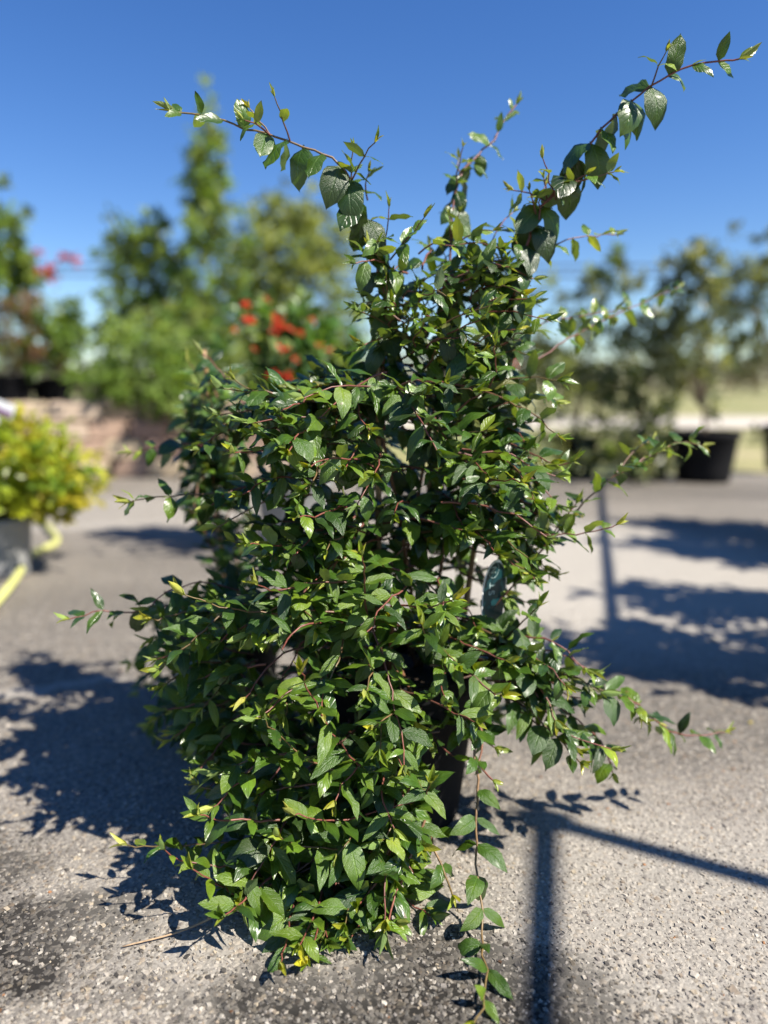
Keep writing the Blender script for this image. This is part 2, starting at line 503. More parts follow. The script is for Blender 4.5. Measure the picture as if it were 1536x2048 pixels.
# loose and proud stones of the aggregate in the near pavement
rng = np.random.default_rng(5)
def stones():
    n = 36000
    Y = .66 + 1.75 * rng.random(n) ** 1.55
    X = (rng.random(n) * 2 - 1) * (.60 * Y + .10)
    s = .0014 + .0021 * rng.random(n) ** 3
    big = rng.random(n) < .006
    s[big] *= 1.8
    base = np.array([[-1, -1, -1], [1, -1, -1], [1, 1, -1], [-1, 1, -1], [-.7, -.7, 1], [.7, -.7, 1], [.7, .7, 1], [-.7, .7, 1]], float)
    V = base[None] * (1 + .45 * (rng.random((n, 8, 3)) - .5) * 2)
    asp = .65 + .8 * rng.random((n, 1, 1))
    V[:, :, :1] *= asp
    V *= s[:, None, None]
    V[:, :, 2] *= .35 + .25 * rng.random((n, 1))
    a = rng.random(n) * 6.283
    ca, sa = np.cos(a)[:, None], np.sin(a)[:, None]
    x, y = V[:, :, 0] * ca - V[:, :, 1] * sa, V[:, :, 0] * sa + V[:, :, 1] * ca
    tx, ty = (rng.random((n, 1)) - .5) * .5, (rng.random((n, 1)) - .5) * .5
    z = V[:, :, 2] + x * tx + y * ty
    V = np.stack([x + X[:, None], y + Y[:, None], z + (s * .02)[:, None]], -1).reshape(-1, 3)
    fq = np.array([[4, 5, 6, 7], [0, 1, 5, 4], [1, 2, 6, 5], [2, 3, 7, 6], [3, 0, 4, 7]])
    F = (fq[None] + (np.arange(n) * 8)[:, None, None]).reshape(-1, 4)
    pal = np.array([[.50, .46, .41], [.58, .55, .50], [.42, .39, .36], [.30, .28, .265], [.52, .45, .35], [.62, .58, .52], [.36, .30, .24], [.20, .18, .17]])
    c = pal[rng.choice(8, n, p=[.24, .2, .17, .11, .09, .09, .05, .05])] * (.85 + .3 * rng.random((n, 1)))
    rust = rng.random(n) < .004
    c[rust] = [.45, .22, .10]
    c *= np.array([.57, .547, .512])
    # stones inside the worn dark patches are grimy
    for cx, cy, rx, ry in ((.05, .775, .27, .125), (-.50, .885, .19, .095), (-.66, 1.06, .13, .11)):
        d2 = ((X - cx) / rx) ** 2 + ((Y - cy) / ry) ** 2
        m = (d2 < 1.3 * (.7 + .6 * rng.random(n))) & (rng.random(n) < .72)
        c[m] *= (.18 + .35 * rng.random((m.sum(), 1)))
    C = np.repeat(np.concatenate([c, np.ones((n, 1))], 1), 8, 0)
    o = link('aggregate', mesh_np(V, F, False, 'aggregate', C), M['stone'])
    tag(o, 'small pale stones standing proud of the near pavement', 'gravel', kind='stuff')
stones()

# ------------------------------------------------------------------ leaf templates
def leaf_template(width, fold, curl, wave, seed, tipdroop=0.0, nl=6, nw=4, blunt=.80):
    """unit-length leaf along +Y, normal +Z; returns verts, faces, uv"""
    r = random.Random(seed)
    ss = [-.07, 0.0] + [((i + 1) / nl) ** 1.02 for i in range(nl)]
    ph = r.uniform(0, 6.28)
    V, UV = [], []
    for s in ss:
        if s < -.01: w = .013
        elif s <= 0: w = .022
        else:
            w = width * .5 * 1.62 * (s + .015) ** .52 * max(0, 1 - s) ** blunt
            if s > .72: w *= 1 - .28 * (s - .72) / .28
            w = max(w, .004)
        for k in range(nw + 1):
            u = k / nw * 2 - 1
            x = u * w
            z = fold * abs(x) + .10 * width * (1 - u * u) * math.sin(max(0, s) * 3.14) * (1 if fold < .3 else .3)
            z -= curl * max(0, s) ** 2 + tipdroop * max(0, s - .6) ** 2 * 2.5
            z += wave * abs(u) * math.sin(s * 11 + ph + (1.7 if u > 0 else 0)) * .05 * (0 if s < 0 else 1)
            V.append((x, s, z)); UV.append((k / nw, max(0, s)))
    F = []
    for i in range(len(ss) - 1):
        for k in range(nw):
            a = i * (nw + 1) + k
            F.append((a, a + 1, a + nw + 2, a + nw + 1))
    return np.array(V), np.array(F), np.array(UV)

TEMPL = {
    'lance': [leaf_template(.50, .25, .12, .5, 1), leaf_template(.54, .38, .0, .8, 2, .3), leaf_template(.47, .15, .20, .5, 3, .2), leaf_template(.56, .30, .05, 1.0, 4)],
    'ovate': [leaf_template(.66, .20, .10, .7, 5, blunt=.74), leaf_template(.72, .12, .18, .9, 6, .2, blunt=.74), leaf_template(.62, .35, .0, .6, 7, blunt=.76), leaf_template(.70, .22, .22, .8, 8, .3, blunt=.72)],
    'round': [leaf_template(.80, .12, .22, 1.0, 9, .2, blunt=.55), leaf_template(.74, .25, .12, 1.2, 10, blunt=.58), leaf_template(.84, .08, .30, .9, 11, .4, blunt=.52), leaf_template(.72, .18, .05, 1.1, 12, blunt=.58)],
    'young': [leaf_template(.40, .7, -.12, .3, 13), leaf_template(.44, .9, -.2, .3, 14), leaf_template(.38, .55, .1, .4, 15), leaf_template(.48, .5, .2, .5, 16)],
}
AGES = {  # leaf pigment, linear albedo
    'old': (.024, .050, .009), 'mature': (.045, .097, .010), 'fresh': (.084, .150, .014), 'bright': (.150, .215, .020), 'tip': (.24, .265, .022), 'worn': (.105, .115, .03), 'deep': (.028, .066, .010), 'bronze': (.15, .13, .04)}

def basis(axis, normal):
    a = axis.normalized()
    n = normal - a * normal.dot(a)
    if n.length < 1e-4: n = a.orthogonal()
    n.normalize()
    x = a.cross(n)
    return x, a, n          # local X, Y, Z

# ------------------------------------------------------------------ the vine in the foreground
R = random.Random(11)
POT = Vector((0.035, 1.23, 0.0))
vine = empty('potted_vine', POT)
tag(vine, 'large glossy green trailing vine in black nursery pot, sharp in the centre foreground', 'potted vine')

def make_pot(parent, c, rb, rt, h, mat, soil_mat=None, seg=32, soil_z=None, name='pot'):
    t = .004 if h < .35 else .006
    mb = MB()
    prof = [(0, .006), (rb * .92, .006), (rb * .97, 0), (rb, .012), (rb + (rt - rb) * .25, h * .27), (rb + (rt - rb) * .86, h * .86), (rt * 1.0, h * .88),
            (rt * 1.045, h * .885), (rt * 1.055, h * .9), (rt * 1.055, h * .985), (rt * 1.04, h), (rt * .99, h * .995), (rt * .97, h * .9), (rb * .95, .02), (0, .016)]
    mb.lathe(prof, c, seg)
    pot = mb.build(name, mat, parent)
    mb = MB()
    sz = soil_z or h * .87
    rr = (rb + (rt - rb) * .87) * .965
    pr = [(rr, sz - .004), (rr * .8, sz + .004), (rr * .5, sz + .010), (rr * .2, sz + .006), (0.0005, sz + .012)]
    mb.lathe(pr, c, seg)
    mb.build('soil', soil_mat or M['soil'], parent)
    return pot

make_pot(vine, POT, .100, .132, .285, M['black_pot'])

# bamboo stakes
def stake(p0, p1, r=.0055):
    n = 24
    pts = [p0.lerp(p1, i / n) for i in range(n + 1)]
    rad = [r * (1.18 if i % 6 == 3 else 1.0) * (1 - .15 * i / n) for i in range(n + 1)]
    mb = MB(); mb.tube(pts, rad, 8); return mb.build('bamboo_stake', M['bamboo'], vine)
stake(POT + Vector((-.045, -.02, .10)), place(757, 690, 1.21))
stake(POT + Vector((.075, .02, .10)), place(1015, 640, 1.27))
stake(POT + Vector((.0, .08, .10)), place(905, 560, 1.32))

SHOOTS = []      # (world points, style, leaf length, kind)
def sh(style, L, Y0, Y1, pts, zmin=.012, young=1.0):
    n = len(pts)
    P = [place(x, y, Y0 + (Y1 - Y0) * i / (n - 1), zmin) for i, (x, y) in enumerate(pts)]
    SHOOTS.append((P, style, L, young))

# long shoots against the sky
sh('droop', .062, 1.22, 1.12, [(768, 860), (766, 760), (772, 640), (757, 540), (735, 450), (710, 380), (672, 320), (600, 291), (520, 264), (440, 240), (395, 229), (352, 224)])
sh('droop', .050, 1.26, 1.40, [(862, 850), (888, 700), (898, 560), (902, 480), (908, 400), (925, 345), (948, 318), (985, 283), (1004, 248), (1032, 210)])
sh('droop', .064, 1.24, 1.16, [(975, 860), (1000, 720), (1022, 600), (1038, 530), (1082, 425), (1130, 352), (1180, 287), (1240, 222), (1290, 182), (1340, 150), (1384, 130), (1442, 122), (1478, 118)])
sh('twig', .034, 1.19, 1.17, [(1135, 368), (1180, 357), (1228, 344)])
sh('twig', .034, 1.19, 1.16, [(1112, 400), (1098, 345), (1086, 318)])
sh('twig', .034, 1.20, 1.22, [(1078, 440), (1082, 400), (1090, 372)])
sh('twig', .036, 1.22, 1.32, [(1042, 540), (1085, 505), (1140, 478), (1195, 470), (1232, 470)])
sh('twig', .040, 1.25, 1.45, [(1010, 700), (1060, 665), (1100, 640), (1165, 632), (1240, 620)])
sh('twig', .038, 1.30, 1.60, [(1060, 730), (1150, 670), (1240, 625), (1310, 595), (1358, 574)])
sh('twig', .036, 1.25, 1.2, [(735, 400), (730, 370), (738, 345)])
sh('twig', .038, 1.2, 1.18, [(770, 520), (775, 450), (778, 415)])
sh('twig', .040, 1.2, 1.15, [(780, 520), (820, 470), (848, 436)])
sh('twig', .040, 1.22, 1.2, [(900, 500), (940, 470), (985, 462)])
sh('twig', .040, 1.25, 1.28, [(960, 560), (985, 480), (1010, 440), (1026, 425)])
sh('side', .045, 1.22, 1.30, [(940, 600), (960, 530), (1000, 520), (1085, 512)])
sh('side', .045, 1.2, 1.1, [(770, 690), (850, 665), (910, 635), (985, 610)])
sh('side', .045, 1.2, 1.1, [(800, 720), (870, 680), (960, 640)])
sh('side', .046, 1.2, 1.05, [(770, 760), (800, 780), (845, 790)])
sh('side', .046, 1.2, 1.06, [(850, 870), (900, 830), (985, 765), (990, 690)])
sh('side', .048, 1.2, 1.05, [(800, 830), (860, 850), (920, 865), (975, 862)])
sh('side', .046, 1.2, 1.2, [(900, 850), (1000, 810), (1090, 795), (1110, 805)])
sh('side', .046, 1.2, 1.02, [(760, 935), (830, 935), (910, 955), (980, 960), (1040, 965)])
sh('side', .044, 1.2, 1.15, [(900, 985), (1000, 960), (1070, 945), (1140, 925)])
sh('side', .048, 1.2, 1.08, [(760, 1080), (860, 1062), (920, 1060), (985, 1063)])
# left reach
sh('side', .050, 1.22, 1.15, [(780, 810), (720, 790), (640, 782), (560, 800), (490, 822), (440, 830)])
sh('side', .048, 1.22, 1.12, [(760, 850), (690, 815), (600, 800), (520, 790), (470, 760)])
sh('side', .050, 1.20, 1.02, [(760, 875), (680, 885), (610, 890), (530, 900), (470, 905)])
sh('side', .046, 1.30, 1.40, [(620, 905), (480, 905), (400, 890), (330, 890), (265, 905)])
sh('side', .050, 1.22, 1.16, [(620, 960), (520, 965), (440, 985), (370, 990), (305, 995), (262, 1004)])
sh('side', .046, 1.3, 1.36, [(560, 860), (480, 800), (440, 740), (405, 708)])
sh('side', .052, 1.2, 1.0, [(770, 1010), (700, 1040), (640, 1072), (560, 1090), (500, 1088)])
sh('side', .050, 1.2, 1.1, [(760, 1100), (640, 1105), (540, 1100), (470, 1085)])
sh('flat', .056, 1.10, .98, [(800, 1250), (735, 1242), (640, 1222), (520, 1226), (440, 1212), (370, 1190)])
sh('side', .052, 1.2, 1.15, [(600, 1200), (480, 1180), (400, 1165), (330, 1185), (300, 1215)])
sh('side', .050, 1.2, 1.12, [(420, 1195), (330, 1212), (255, 1226), (195, 1222), (140, 1238)])
sh('side', .05, 1.3, 1.4, [(500, 1260), (380, 1250), (300, 1290), (262, 1325)])
sh('side', .05, 1.3, 1.42, [(520, 1330), (430, 1350), (370, 1390), (300, 1450)])
sh('side', .05, 1.25, 1.35, [(600, 1390), (500, 1420), (420, 1430), (370, 1410)])
sh('side', .05, 1.25, 1.35, [(600, 1450), (500, 1490), (440, 1530), (400, 1540)])
# upper front
sh('flat', .050, 1.05, .95, [(740, 1260), (730, 1200), (728, 1150), (724, 1112)])
sh('flat', .052, 1.06, .93, [(735, 1230), (770, 1330), (785, 1400), (805, 1480), (808, 1530)])
sh('flat', .056, 1.05, .95, [(720, 1170), (640, 1165), (560, 1180), (515, 1170)])
sh('flat', .056, 1.05, .95, [(820, 1200), (880, 1230), (850, 1265), (845, 1250)])
sh('flat', .054, 1.06, .98, [(740, 1220), (800, 1210), (850, 1215), (905, 1200)])
# right side
sh('side', .046, 1.16, 1.18, [(955, 1260), (1000, 1200), (1045, 1150), (1080, 1105), (1112, 1058), (1152, 1008)])
sh('twig', .040, 1.15, 1.12, [(1040, 1075), (1110, 1068), (1180, 1064), (1232, 1050)])
sh('side', .046, 1.2, 1.22, [(1075, 1110), (1160, 1015), (1205, 968), (1262, 935), (1318, 905)])
sh('twig', .036, 1.22, 1.3, [(1225, 955), (1270, 900), (1302, 880)])
sh('twig', .040, 1.22, 1.32, [(1262, 935), (1320, 900), (1365, 885), (1405, 892)])
sh('side', .050, 1.15, 1.10, [(960, 1310), (1040, 1320), (1120, 1345), (1190, 1375), (1255, 1395), (1278, 1430)])
sh('side', .050, 1.12, 1.05, [(970, 1360), (1050, 1370), (1100, 1430), (1140, 1470), (1222, 1498)])
sh('side', .050, 1.15, 1.1, [(980, 1290), (1050, 1275), (1120, 1290), (1170, 1340)])
sh('side', .050, 1.12, 1.03, [(1000, 1390), (1060, 1420), (1130, 1490), (1160, 1525)])
sh('side', .044, 1.12, 1.10, [(1200, 1480), (1215, 1510), (1225, 1545)])
sh('side', .044, 1.14, 1.2, [(1255, 1395), (1310, 1440), (1365, 1470), (1450, 1465)])
sh('flat', .052, 1.05, .98, [(860, 1330), (930, 1340), (985, 1385), (1005, 1390)])
sh('flat', .052, 1.04, .95, [(800, 1380), (870, 1405), (920, 1430), (950, 1445)])
for k, pts in enumerate([[(980, 1320), (1040, 1340), (1090, 1390), (1110, 1440)], [(960, 1340), (1060, 1300), (1130, 1310), (1185, 1345)], [(990, 1370), (1060, 1360), (1130, 1390), (1180, 1400)],
        [(1010, 1400), (1080, 1450), (1120, 1480), (1150, 1500)], [(1000, 1290), (1040, 1250), (1075, 1215)], [(1080, 1380), (1140, 1430), (1190, 1470), (1210, 1500)], [(985, 1270), (1040, 1290), (1090, 1330), (1130, 1370)],
        [(1020, 1330), (1080, 1350), (1140, 1350), (1200, 1385)]]):
    sh('side', .052, 1.14, 1.06 + .04 * (k % 3), pts, young=.5)
# vine hanging down on the right towards the camera
sh('hang', .056, 1.08, .80, [(965, 1370), (948, 1470), (955, 1560), (952, 1640), (953, 1730), (963, 1810), (966, 1890), (972, 1950), (965, 2005), (948, 2046)])
sh('hang', .046, 1.08, 1.02, [(950, 1420), (965, 1480), (958, 1530), (985, 1560)])
# front skirt
sh('flat', .062, 1.04, .90, [(830, 1620), (790, 1588), (742, 1555), (690, 1498), (650, 1442), (612, 1372), (602, 1345)])
sh('flat', .052, 1.02, .92, [(790, 1590), (735, 1550), (650, 1538), (600, 1508), (560, 1470), (532, 1440)])
sh('flat', .056, 1.0, .9, [(840, 1600), (760, 1620), (690, 1640), (640, 1640), (590, 1630)])
sh('flat', .056, 1.0, .9, [(800, 1640), (750, 1700), (690, 1700), (590, 1690), (560, 1675)])
sh('flat', .052, 1.0, 1.0, [(720, 1640), (600, 1680), (520, 1680), (440, 1685), (375, 1692), (300, 1692), (255, 1690)], .035)
sh('flat', .048, 1.0, 1.05, [(680, 1560), (580, 1575), (500, 1590), (450, 1585), (395, 1570)], .04)
sh('flat', .052, .98, .9, [(660, 1700), (560, 1760), (480, 1790), (420, 1760), (385, 1738)], .025)
sh('flat', .056, .98, .86, [(600, 1720), (590, 1790), (580, 1850), (568, 1905), (562, 1925)], .022)
sh('flat', .05, .98, .9, [(640, 1720), (560, 1790), (500, 1810), (480, 1805)], .02)
sh('flat', .052, .98, .92, [(600, 1690), (520, 1700), (450, 1730), (360, 1720), (330, 1700)], .03, .6)
sh('flat', .052, .98, .92, [(560, 1640), (500, 1640), (440, 1640), (400, 1630)], .05, .6)
sh('flat', .054, .97, .86, [(640, 1750), (640, 1800), (620, 1850), (600, 1890)], .03, .6)
sh('flat', .054, .97, .86, [(560, 1740), (500, 1790), (450, 1830)], .025, .6)
sh('flat', .056, .97, .88, [(720, 1760), (700, 1810), (690, 1850)], .04, .4)
sh('flat', .06, 1.0, .9, [(800, 1620), (830, 1560), (850, 1590), (860, 1570)])
sh('hang', .06, .98, .9, [(800, 1640), (770, 1720), (735, 1790), (715, 1810)], .03)
sh('hang', .06, .98, .9, [(850, 1640), (820, 1720), (790, 1790), (778, 1840)], .04)
sh('hang', .056, 1.0, .92, [(860, 1650), (870, 1700), (890, 1750), (905, 1790)], .03)

rt = random.Random(31)
for P, style, L, yg in list(SHOOTS):
    if style != 'droop': continue
    pth = spline(P, .02)
    for k in range(13):
        i = int(len(pth) * (rt.uniform(.12, .80)))
        p0 = pth[i]
        dd = Vector((rt.gauss(0, .7), rt.gauss(0, .5) - .3, rt.uniform(.2, 1.0))).normalized()
        ln = rt.uniform(.025, .075)
        SHOOTS.append(([p0, p0 + dd * ln * .5 + Vector((0, 0, .004)), p0 + dd * ln], 'twig', rt.uniform(.026, .036), .8))
N_HAND_SHOOTS = len(SHOOTS)
# random filling shoots inside the plant's body
BODY = [(480, 775, 980), (560, 770, 990), (640, 770, 1000), (720, 760, 1010), (770, 540, 1020), (850, 490, 1030), (950, 500, 1030), (1010, 570, 1020),
        (1100, 570, 1000), (1150, 480, 1000), (1200, 400, 985), (1260, 390, 985), (1340, 390, 1040), (1400, 410, 1060), (1440, 440, 860), (1500, 520, 820), (1580, 610, 810), (1650, 560, 830), (1740, 560, 830), (1800, 610, 780)]
def body_at(y):
    for (y0, a0, b0), (y1, a1, b1) in zip(BODY, BODY[1:]):
        if y0 <= y <= y1:
            t = (y - y0) / (y1 - y0); return a0 + (a1 - a0) * t, b0 + (b1 - b0) * t
    return BODY[-1][1:]
AXIS_PX = 830
def fill(n, ya, yb, style, L, back=.9, front=.9, seed=0):
    r = random.Random(seed)
    for _ in range(n):
        y = r.uniform(ya, yb)
        a, b = body_at(y)
        x = r.uniform(a, b)
        if 850 < x < 975 and 1450 < y < 1620: continue      # the dark pot shows here
        if 890 < x < 1000 and 1095 < y < 1235 and r.random() < .8: continue   # hollow with the tag
        half = (b - a) / 2
        u = (x - (a + b) / 2) / half
        rr = half * .0008 * math.sqrt(max(.05, 1 - u * u))
        dy = r.uniform(-front * rr, back * rr)
        if y > 1480: dy = r.uniform(-.22, -.02)
        p = place(x, y, 1.2 + dy, .03)
        out = Vector((p.x - POT.x, p.y - POT.y, 0))
        if out.length < .02: out = Vector((r.uniform(-1, 1), -1, 0))
        out.normalize()
        ang = r.gauss(0, .6)
        out = Matrix.Rotation(ang, 3, 'Z') @ out
        ln = r.uniform(.09, .18)
        rise = r.uniform(-.25, .55)
        if y < 720: rise = r.uniform(.3, 1.3); ln *= .8
        if y > 1480: rise = r.uniform(-.3, .3)
        d0 = (out + Vector((0, 0, rise))).normalized()
        pts = []
        for k in range(5):
            t = k / 4
            q = p + d0 * (ln * (t - .35)) + Vector((0, 0, -1)) * (.35 * ln * t * t) + Vector((r.uniform(-1, 1), r.uniform(-1, 1), r.uniform(-1, 1))) * .006
            q.z = max(q.z, .012)
            pts.append(q)
        SHOOTS.append((pts, style if r.random() < .85 else 'side', L * r.uniform(.85, 1.1), .45 if dy < .06 else .25))
fill(38, 500, 760, 'side', .044, seed=1)
fill(22, 480, 700, 'twig', .040, seed=9)
fill(132, 750, 1060, 'side', .051, seed=2)
fill(74, 1040, 1250, 'flat', .057, seed=3)
fill(104, 1230, 1480, 'flat', .058, seed=4)
fill(28, 1480, 1640, 'flat', .062, seed=5)
fill(32, 1620, 1790, 'flat', .062, seed=6)

LEAVES = []      # dict(M, templ key, idx, age, shoot)
STEMS = []
def grow(si, P, style, L, young):
    r = random.Random(1000 + si + (41 if si == 1 else 0))
    path = spline(P, .010)
    n = len(path)
    kk = max(2, int(.03 / .012))
    for i in range(1, n - 1):
        if i % kk == 0:
            path[i] = path[i] + Vector((r.gauss(0, 1), r.gauss(0, 1), r.gauss(0, 1))) * .0016
    if style == 'droop': r0, r1 = .0030, .0013
    elif style == 'twig': r0, r1 = .0015, .0008
    elif style == 'hang': r0, r1 = .0022, .0013
    else: r0, r1 = .0019, .0009
    # little zigzag at nodes
    STEMS.append((si, path, [r0 + (r1 - r0) * i / (n - 1) for i in range(n)], style))
    gap = {'droop': .024, 'twig': .026, 'hang': .034, 'side': .025, 'flat': .027}[style]
    L *= {'droop': .90, 'hang': .85, 'flat': .95}.get(style, 1.0)
    acc = r.uniform(0, gap)
    start = {'droop': .02, 'twig': .2, 'hang': .03}.get(style, .06)
    node = r.randint(0, 1)
    total = sum((path[i + 1] - path[i]).length for i in range(n - 1))
    run = 0
    for i in range(1, n):
        seg = (path[i] - path[i - 1]).length
        acc += seg; run += seg
        t = run / total
        tip = (i == n - 1)
        if not tip and (acc < gap or t < start): continue
        acc = 0
        g = gap * r.uniform(.85, 1.2)
        node += 1
        d = (path[i] - path[max(0, i - 2)]).normalized()
        up = Vector((0, 0, 1))
        if style in ('flat', 'side'):
            s1 = d.cross(up)
            if s1.length < .2: s1 = d.cross(SUN_H)
            s1.normalize()
            # decussate pairs twist their petioles back into one plane
            twist = r.gauss(0, .35) + (0 if node % 2 else r.choice((-1, 1)) * .75)
            s1 = Quaternion(d, twist) @ s1
        else:
            s1 = d.orthogonal().normalized()
            s1 = Quaternion(d, node * math.pi / 2 + r.gauss(0, .4)) @ s1
        near_tip = max(0, (t - .72) / .28)
        if tip:
            k = 4
            for q in range(k):
                ax = (d * 1.0 + (Quaternion(d, q * math.pi / 2 + .4) @ s1) * r.uniform(.3, .75) + up * .25)
                nrm = d * .9 + up * .5 - ax * .2
                ln = L * (r.uniform(.30, .48) if q < 2 else r.uniform(.45, .7))
                add_leaf(path[i], ax, nrm, ln, 'young', r, ('tip' if r.random() < .55 else 'bright') if r.random() < young else 'fresh', si)
            continue
        for sgn in (-1, 1):
            if r.random() < .06: continue
            side = s1 * sgn
            size = L * r.uniform(.80, 1.15) * (1 - .5 * near_tip ** 1.4)
            j = Vector((r.gauss(0, 1), r.gauss(0, 1), r.gauss(0, 1)))
            if style == 'droop':
                ax = side * .55 + d * .15 + Vector((0, 0, -.8 + .9 * near_tip)) + j * .16
                if near_tip > .5: ax = side * .8 + d * .5 + up * .2 + j * .2
                nrm = side * .2 + up * .25 + Vector((0, -1, 0)) * .9 + SUN * .3 + j * .4
                key = 'round' if near_tip < .6 else 'ovate'
                age = r.choice(('old', 'deep')) if near_tip < .1 else ('mature' if near_tip < .75 else 'fresh')
                if r.random() < .2: age = 'mature'
            elif style == 'hang':
                ax = side * .9 + d * .25 + Vector((0, -.25, -.1)) + j * .2
                nrm = Vector((0, -.6, .5)) + SUN * .4 + j * .3
                key = r.choice(('ovate', 'ovate', 'lance'))
                age = 'mature' if near_tip < .7 else 'fresh'
            elif style == 'twig':
                ax = side * .8 + d * .45 + Vector((0, 0, -.15)) + j * .2
                nrm = up * .8 + SUN * .4 + j * .35
                key = 'ovate'
                age = r.choice(('fresh', 'bright', 'mature'))
            elif style == 'side':
                ax = side * .8 + d * .35 + Vector((0, 0, -.12)) + j * .24
                nrm = up * .7 + SUN * .6 + side * .1 + Vector((0, -.25, 0)) + j * .32
                key = r.choice(('ovate', 'ovate', 'lance', 'lance', 'round'))
                age = r.choice(('mature', 'mature', 'deep', 'deep', 'old', 'fresh', 'fresh')) if r.random() > .025 else 'worn'
                age = age if near_tip < .7 else r.choice(('fresh', 'fresh', 'bright'))
            else:
                ax = side * .85 + d * .35 + Vector((0, -.08, -.04)) + j * .22
                nrm = up * .75 + SUN * .6 + Vector((0, -.35, 0)) + j * .26
                key = r.choice(('ovate', 'lance', 'lance'))
                age = r.choice(('mature', 'mature', 'deep', 'fresh', 'fresh')) if near_tip < .7 else r.choice(('mature', 'fresh', 'fresh', 'bright'))
            add_leaf(path[i] + side * .001, ax, nrm, size, key, r, age, si)
        # a small bud pair in some axils
        if r.random() < .12:
            add_leaf(path[i], d + s1 * r.choice((-.5, .5)) + up * .4, up + d * -.3, L * r.uniform(.22, .34), 'young', r, r.choice(('bright', 'tip')), si)
        gap_l = g

NHAND = 0
HOLLOWS = [(905, 1550, 30, 45), (958, 1160, 52, 78), (600, 1290, 26, 36), (560, 1330, 60, 40)]
def to_px(q):
    dx, dy, dz = q.x, q.y, q.z - CAM_H
    f = dy * CP - dz * SP
    dn = -dz * CP - dy * SP
    return 768 + FPX * dx / f, 1024 + FPX * dn / f
def add_leaf(p, ax, nrm, ln, key, r, age, si):
    if si >= NHAND and p.y < 1.30:
        qx, qy = to_px(p + ax.normalized() * ln * .5)
        for hx, hy, rx, ry in HOLLOWS:
            if ((qx - hx) / rx) ** 2 + ((qy - hy) / ry) ** 2 < 1: return
    ax = ax.normalized()
    tipz = p.z + ax.z * ln
    if tipz < .006:                                  # leaves rest on the pavement instead of passing through it
        ax.z += (.006 - tipz) / ln
        ax.normalize()
    x, y, z = basis(ax, nrm)
    LEAVES.append(dict(p=p, R=np.array([[x.x, y.x, z.x], [x.y, y.y, z.y], [x.z, y.z, z.z]]), s=ln, key=key, idx=r.randrange(4), age=age, si=si))

NHAND = N_HAND_SHOOTS
for si, (P, style, L, young) in enumerate(SHOOTS):
    grow(si, P, style, L, young)

# stems: one object each
stem_objs = {}
def stem_col(style, t, r):
    red, brown, tan, green = (.22, .055, .035), (.10, .05, .03), (.30, .18, .09), (.20, .18, .05)
    return red if t > .35 else brown
for si, path, rad, style in STEMS:
    r = random.Random(si * 7 + 3)
    v, f = tube_geo(path, rad, 6)
    quad = [q for q in f if len(q) == 4]
    n = len(path)
    base = {'hang': (.34, .17, .08)}.get(style, r.choice([(.13, .045, .03), (.20, .06, .04), (.10, .045, .025), (.24, .08, .055)]))
    end = r.choice([(.30, .085, .06), (.26, .07, .05), (.22, .14, .05)])
    C = np.zeros((n * 6, 4)); C[:, 3] = 1
    for i in range(n):
        t = i / (n - 1)
        C[i * 6:(i + 1) * 6, :3] = (np.array(base) * (1 - t) + np.array(end) * t) * (.62, .68, .7)
    me = mesh_np(np.array([tuple(p) for p in v]), np.array(quad), True, 'stem', C)
    stem_objs[si] = link('stem', me, M['stem'], vine)

# thick woody stems rising out of the pot
for k, (px, py, Y) in enumerate([(762, 860, 1.2), (860, 860, 1.25), (978, 860, 1.24), (730, 1240, 1.08), (800, 1250, 1.1), (960, 1250, 1.16), (620, 950, 1.22), (640, 1300, 1.2), (830, 1400, 1.05)]):
    e = place(px, py, Y)
    r = random.Random(k)
    b0 = POT + Vector((r.uniform(-.05, .05), r.uniform(-.05, .05), .245))
    m1 = b0.lerp(e, .5) + Vector((r.uniform(-.02, .02), r.uniform(-.02, .02), .05))
    path = spline([b0, m1, e], .012)
    n = len(path)
    v, f = tube_geo(path, [.0042 - .0014 * i / (n - 1) for i in range(n)], 6)
    C = np.tile(np.array([[.16, .075, .04, 1.0]]), (n * 6, 1))
    link('stem', mesh_np(np.array([tuple(p) for p in v]), np.array([q for q in f if len(q) == 4]), True, 'stem', C), M['stem'], vine)

# leaves: the 300 that show largest are objects of their own, the rest one mass
allV, allF, owner = [], [], []
for li, lf in enumerate(LEAVES):
    V, F, UV = TEMPL[lf['key']][lf['idx']]
    W = (V * lf['s']) @ lf['R'].T + np.array(lf['p'])
    lf['W'] = W
    allF.append(F + len(allV) * 0 + sum(0 for _ in ()) )
    lf['F'] = F
off = 0
tv, tf = [], []
for li, lf in enumerate(LEAVES):
    tv.append(lf['W']); tf.append(lf['F'] + off); off += len(lf['W']); owner.append(np.full(len(lf['F']), li))
tv = np.concatenate(tv); tf = np.concatenate(tf); owner = np.concatenate(owner)
bvh = BVHTree.FromPolygons([tuple(p) for p in tv.tolist()], [tuple(q) for q in tf.tolist()])
camp = Vector((0, 0, CAM_H))
score = []
for li, lf in enumerate(LEAVES):
    W = lf['W']
    seen = 0
    for k in (17, 22, 27, 16, 18):
        q = Vector(W[k + 0].tolist())
        dvec = q - camp
        hit = bvh.ray_cast(camp, dvec.normalized(), dvec.length + .02)
        if hit[2] is not None and owner[hit[2]] == li: seen += 1
    nrm = lf['R'][:, 2]
    view = np.array((Vector(W[17].tolist()) - camp).normalized())
    dist = np.linalg.norm(W[17] - np.array(camp))
    area = lf['s'] ** 2 * abs(nrm @ view) / dist ** 2
    inframe = W[17][1] > .1 and abs(W[17][0] / W[17][1]) < .53
    score.append(area * seen if inframe else 0)
order = np.argsort(-np.array(score))
top = set(order[:300].tolist())
cache = {}
def tint_arr(age, n, jit=1.0):
    c = np.ones((n, 4)); c[:, :3] = np.array(AGES[age]) * jit; return c
rl = random.Random(77)
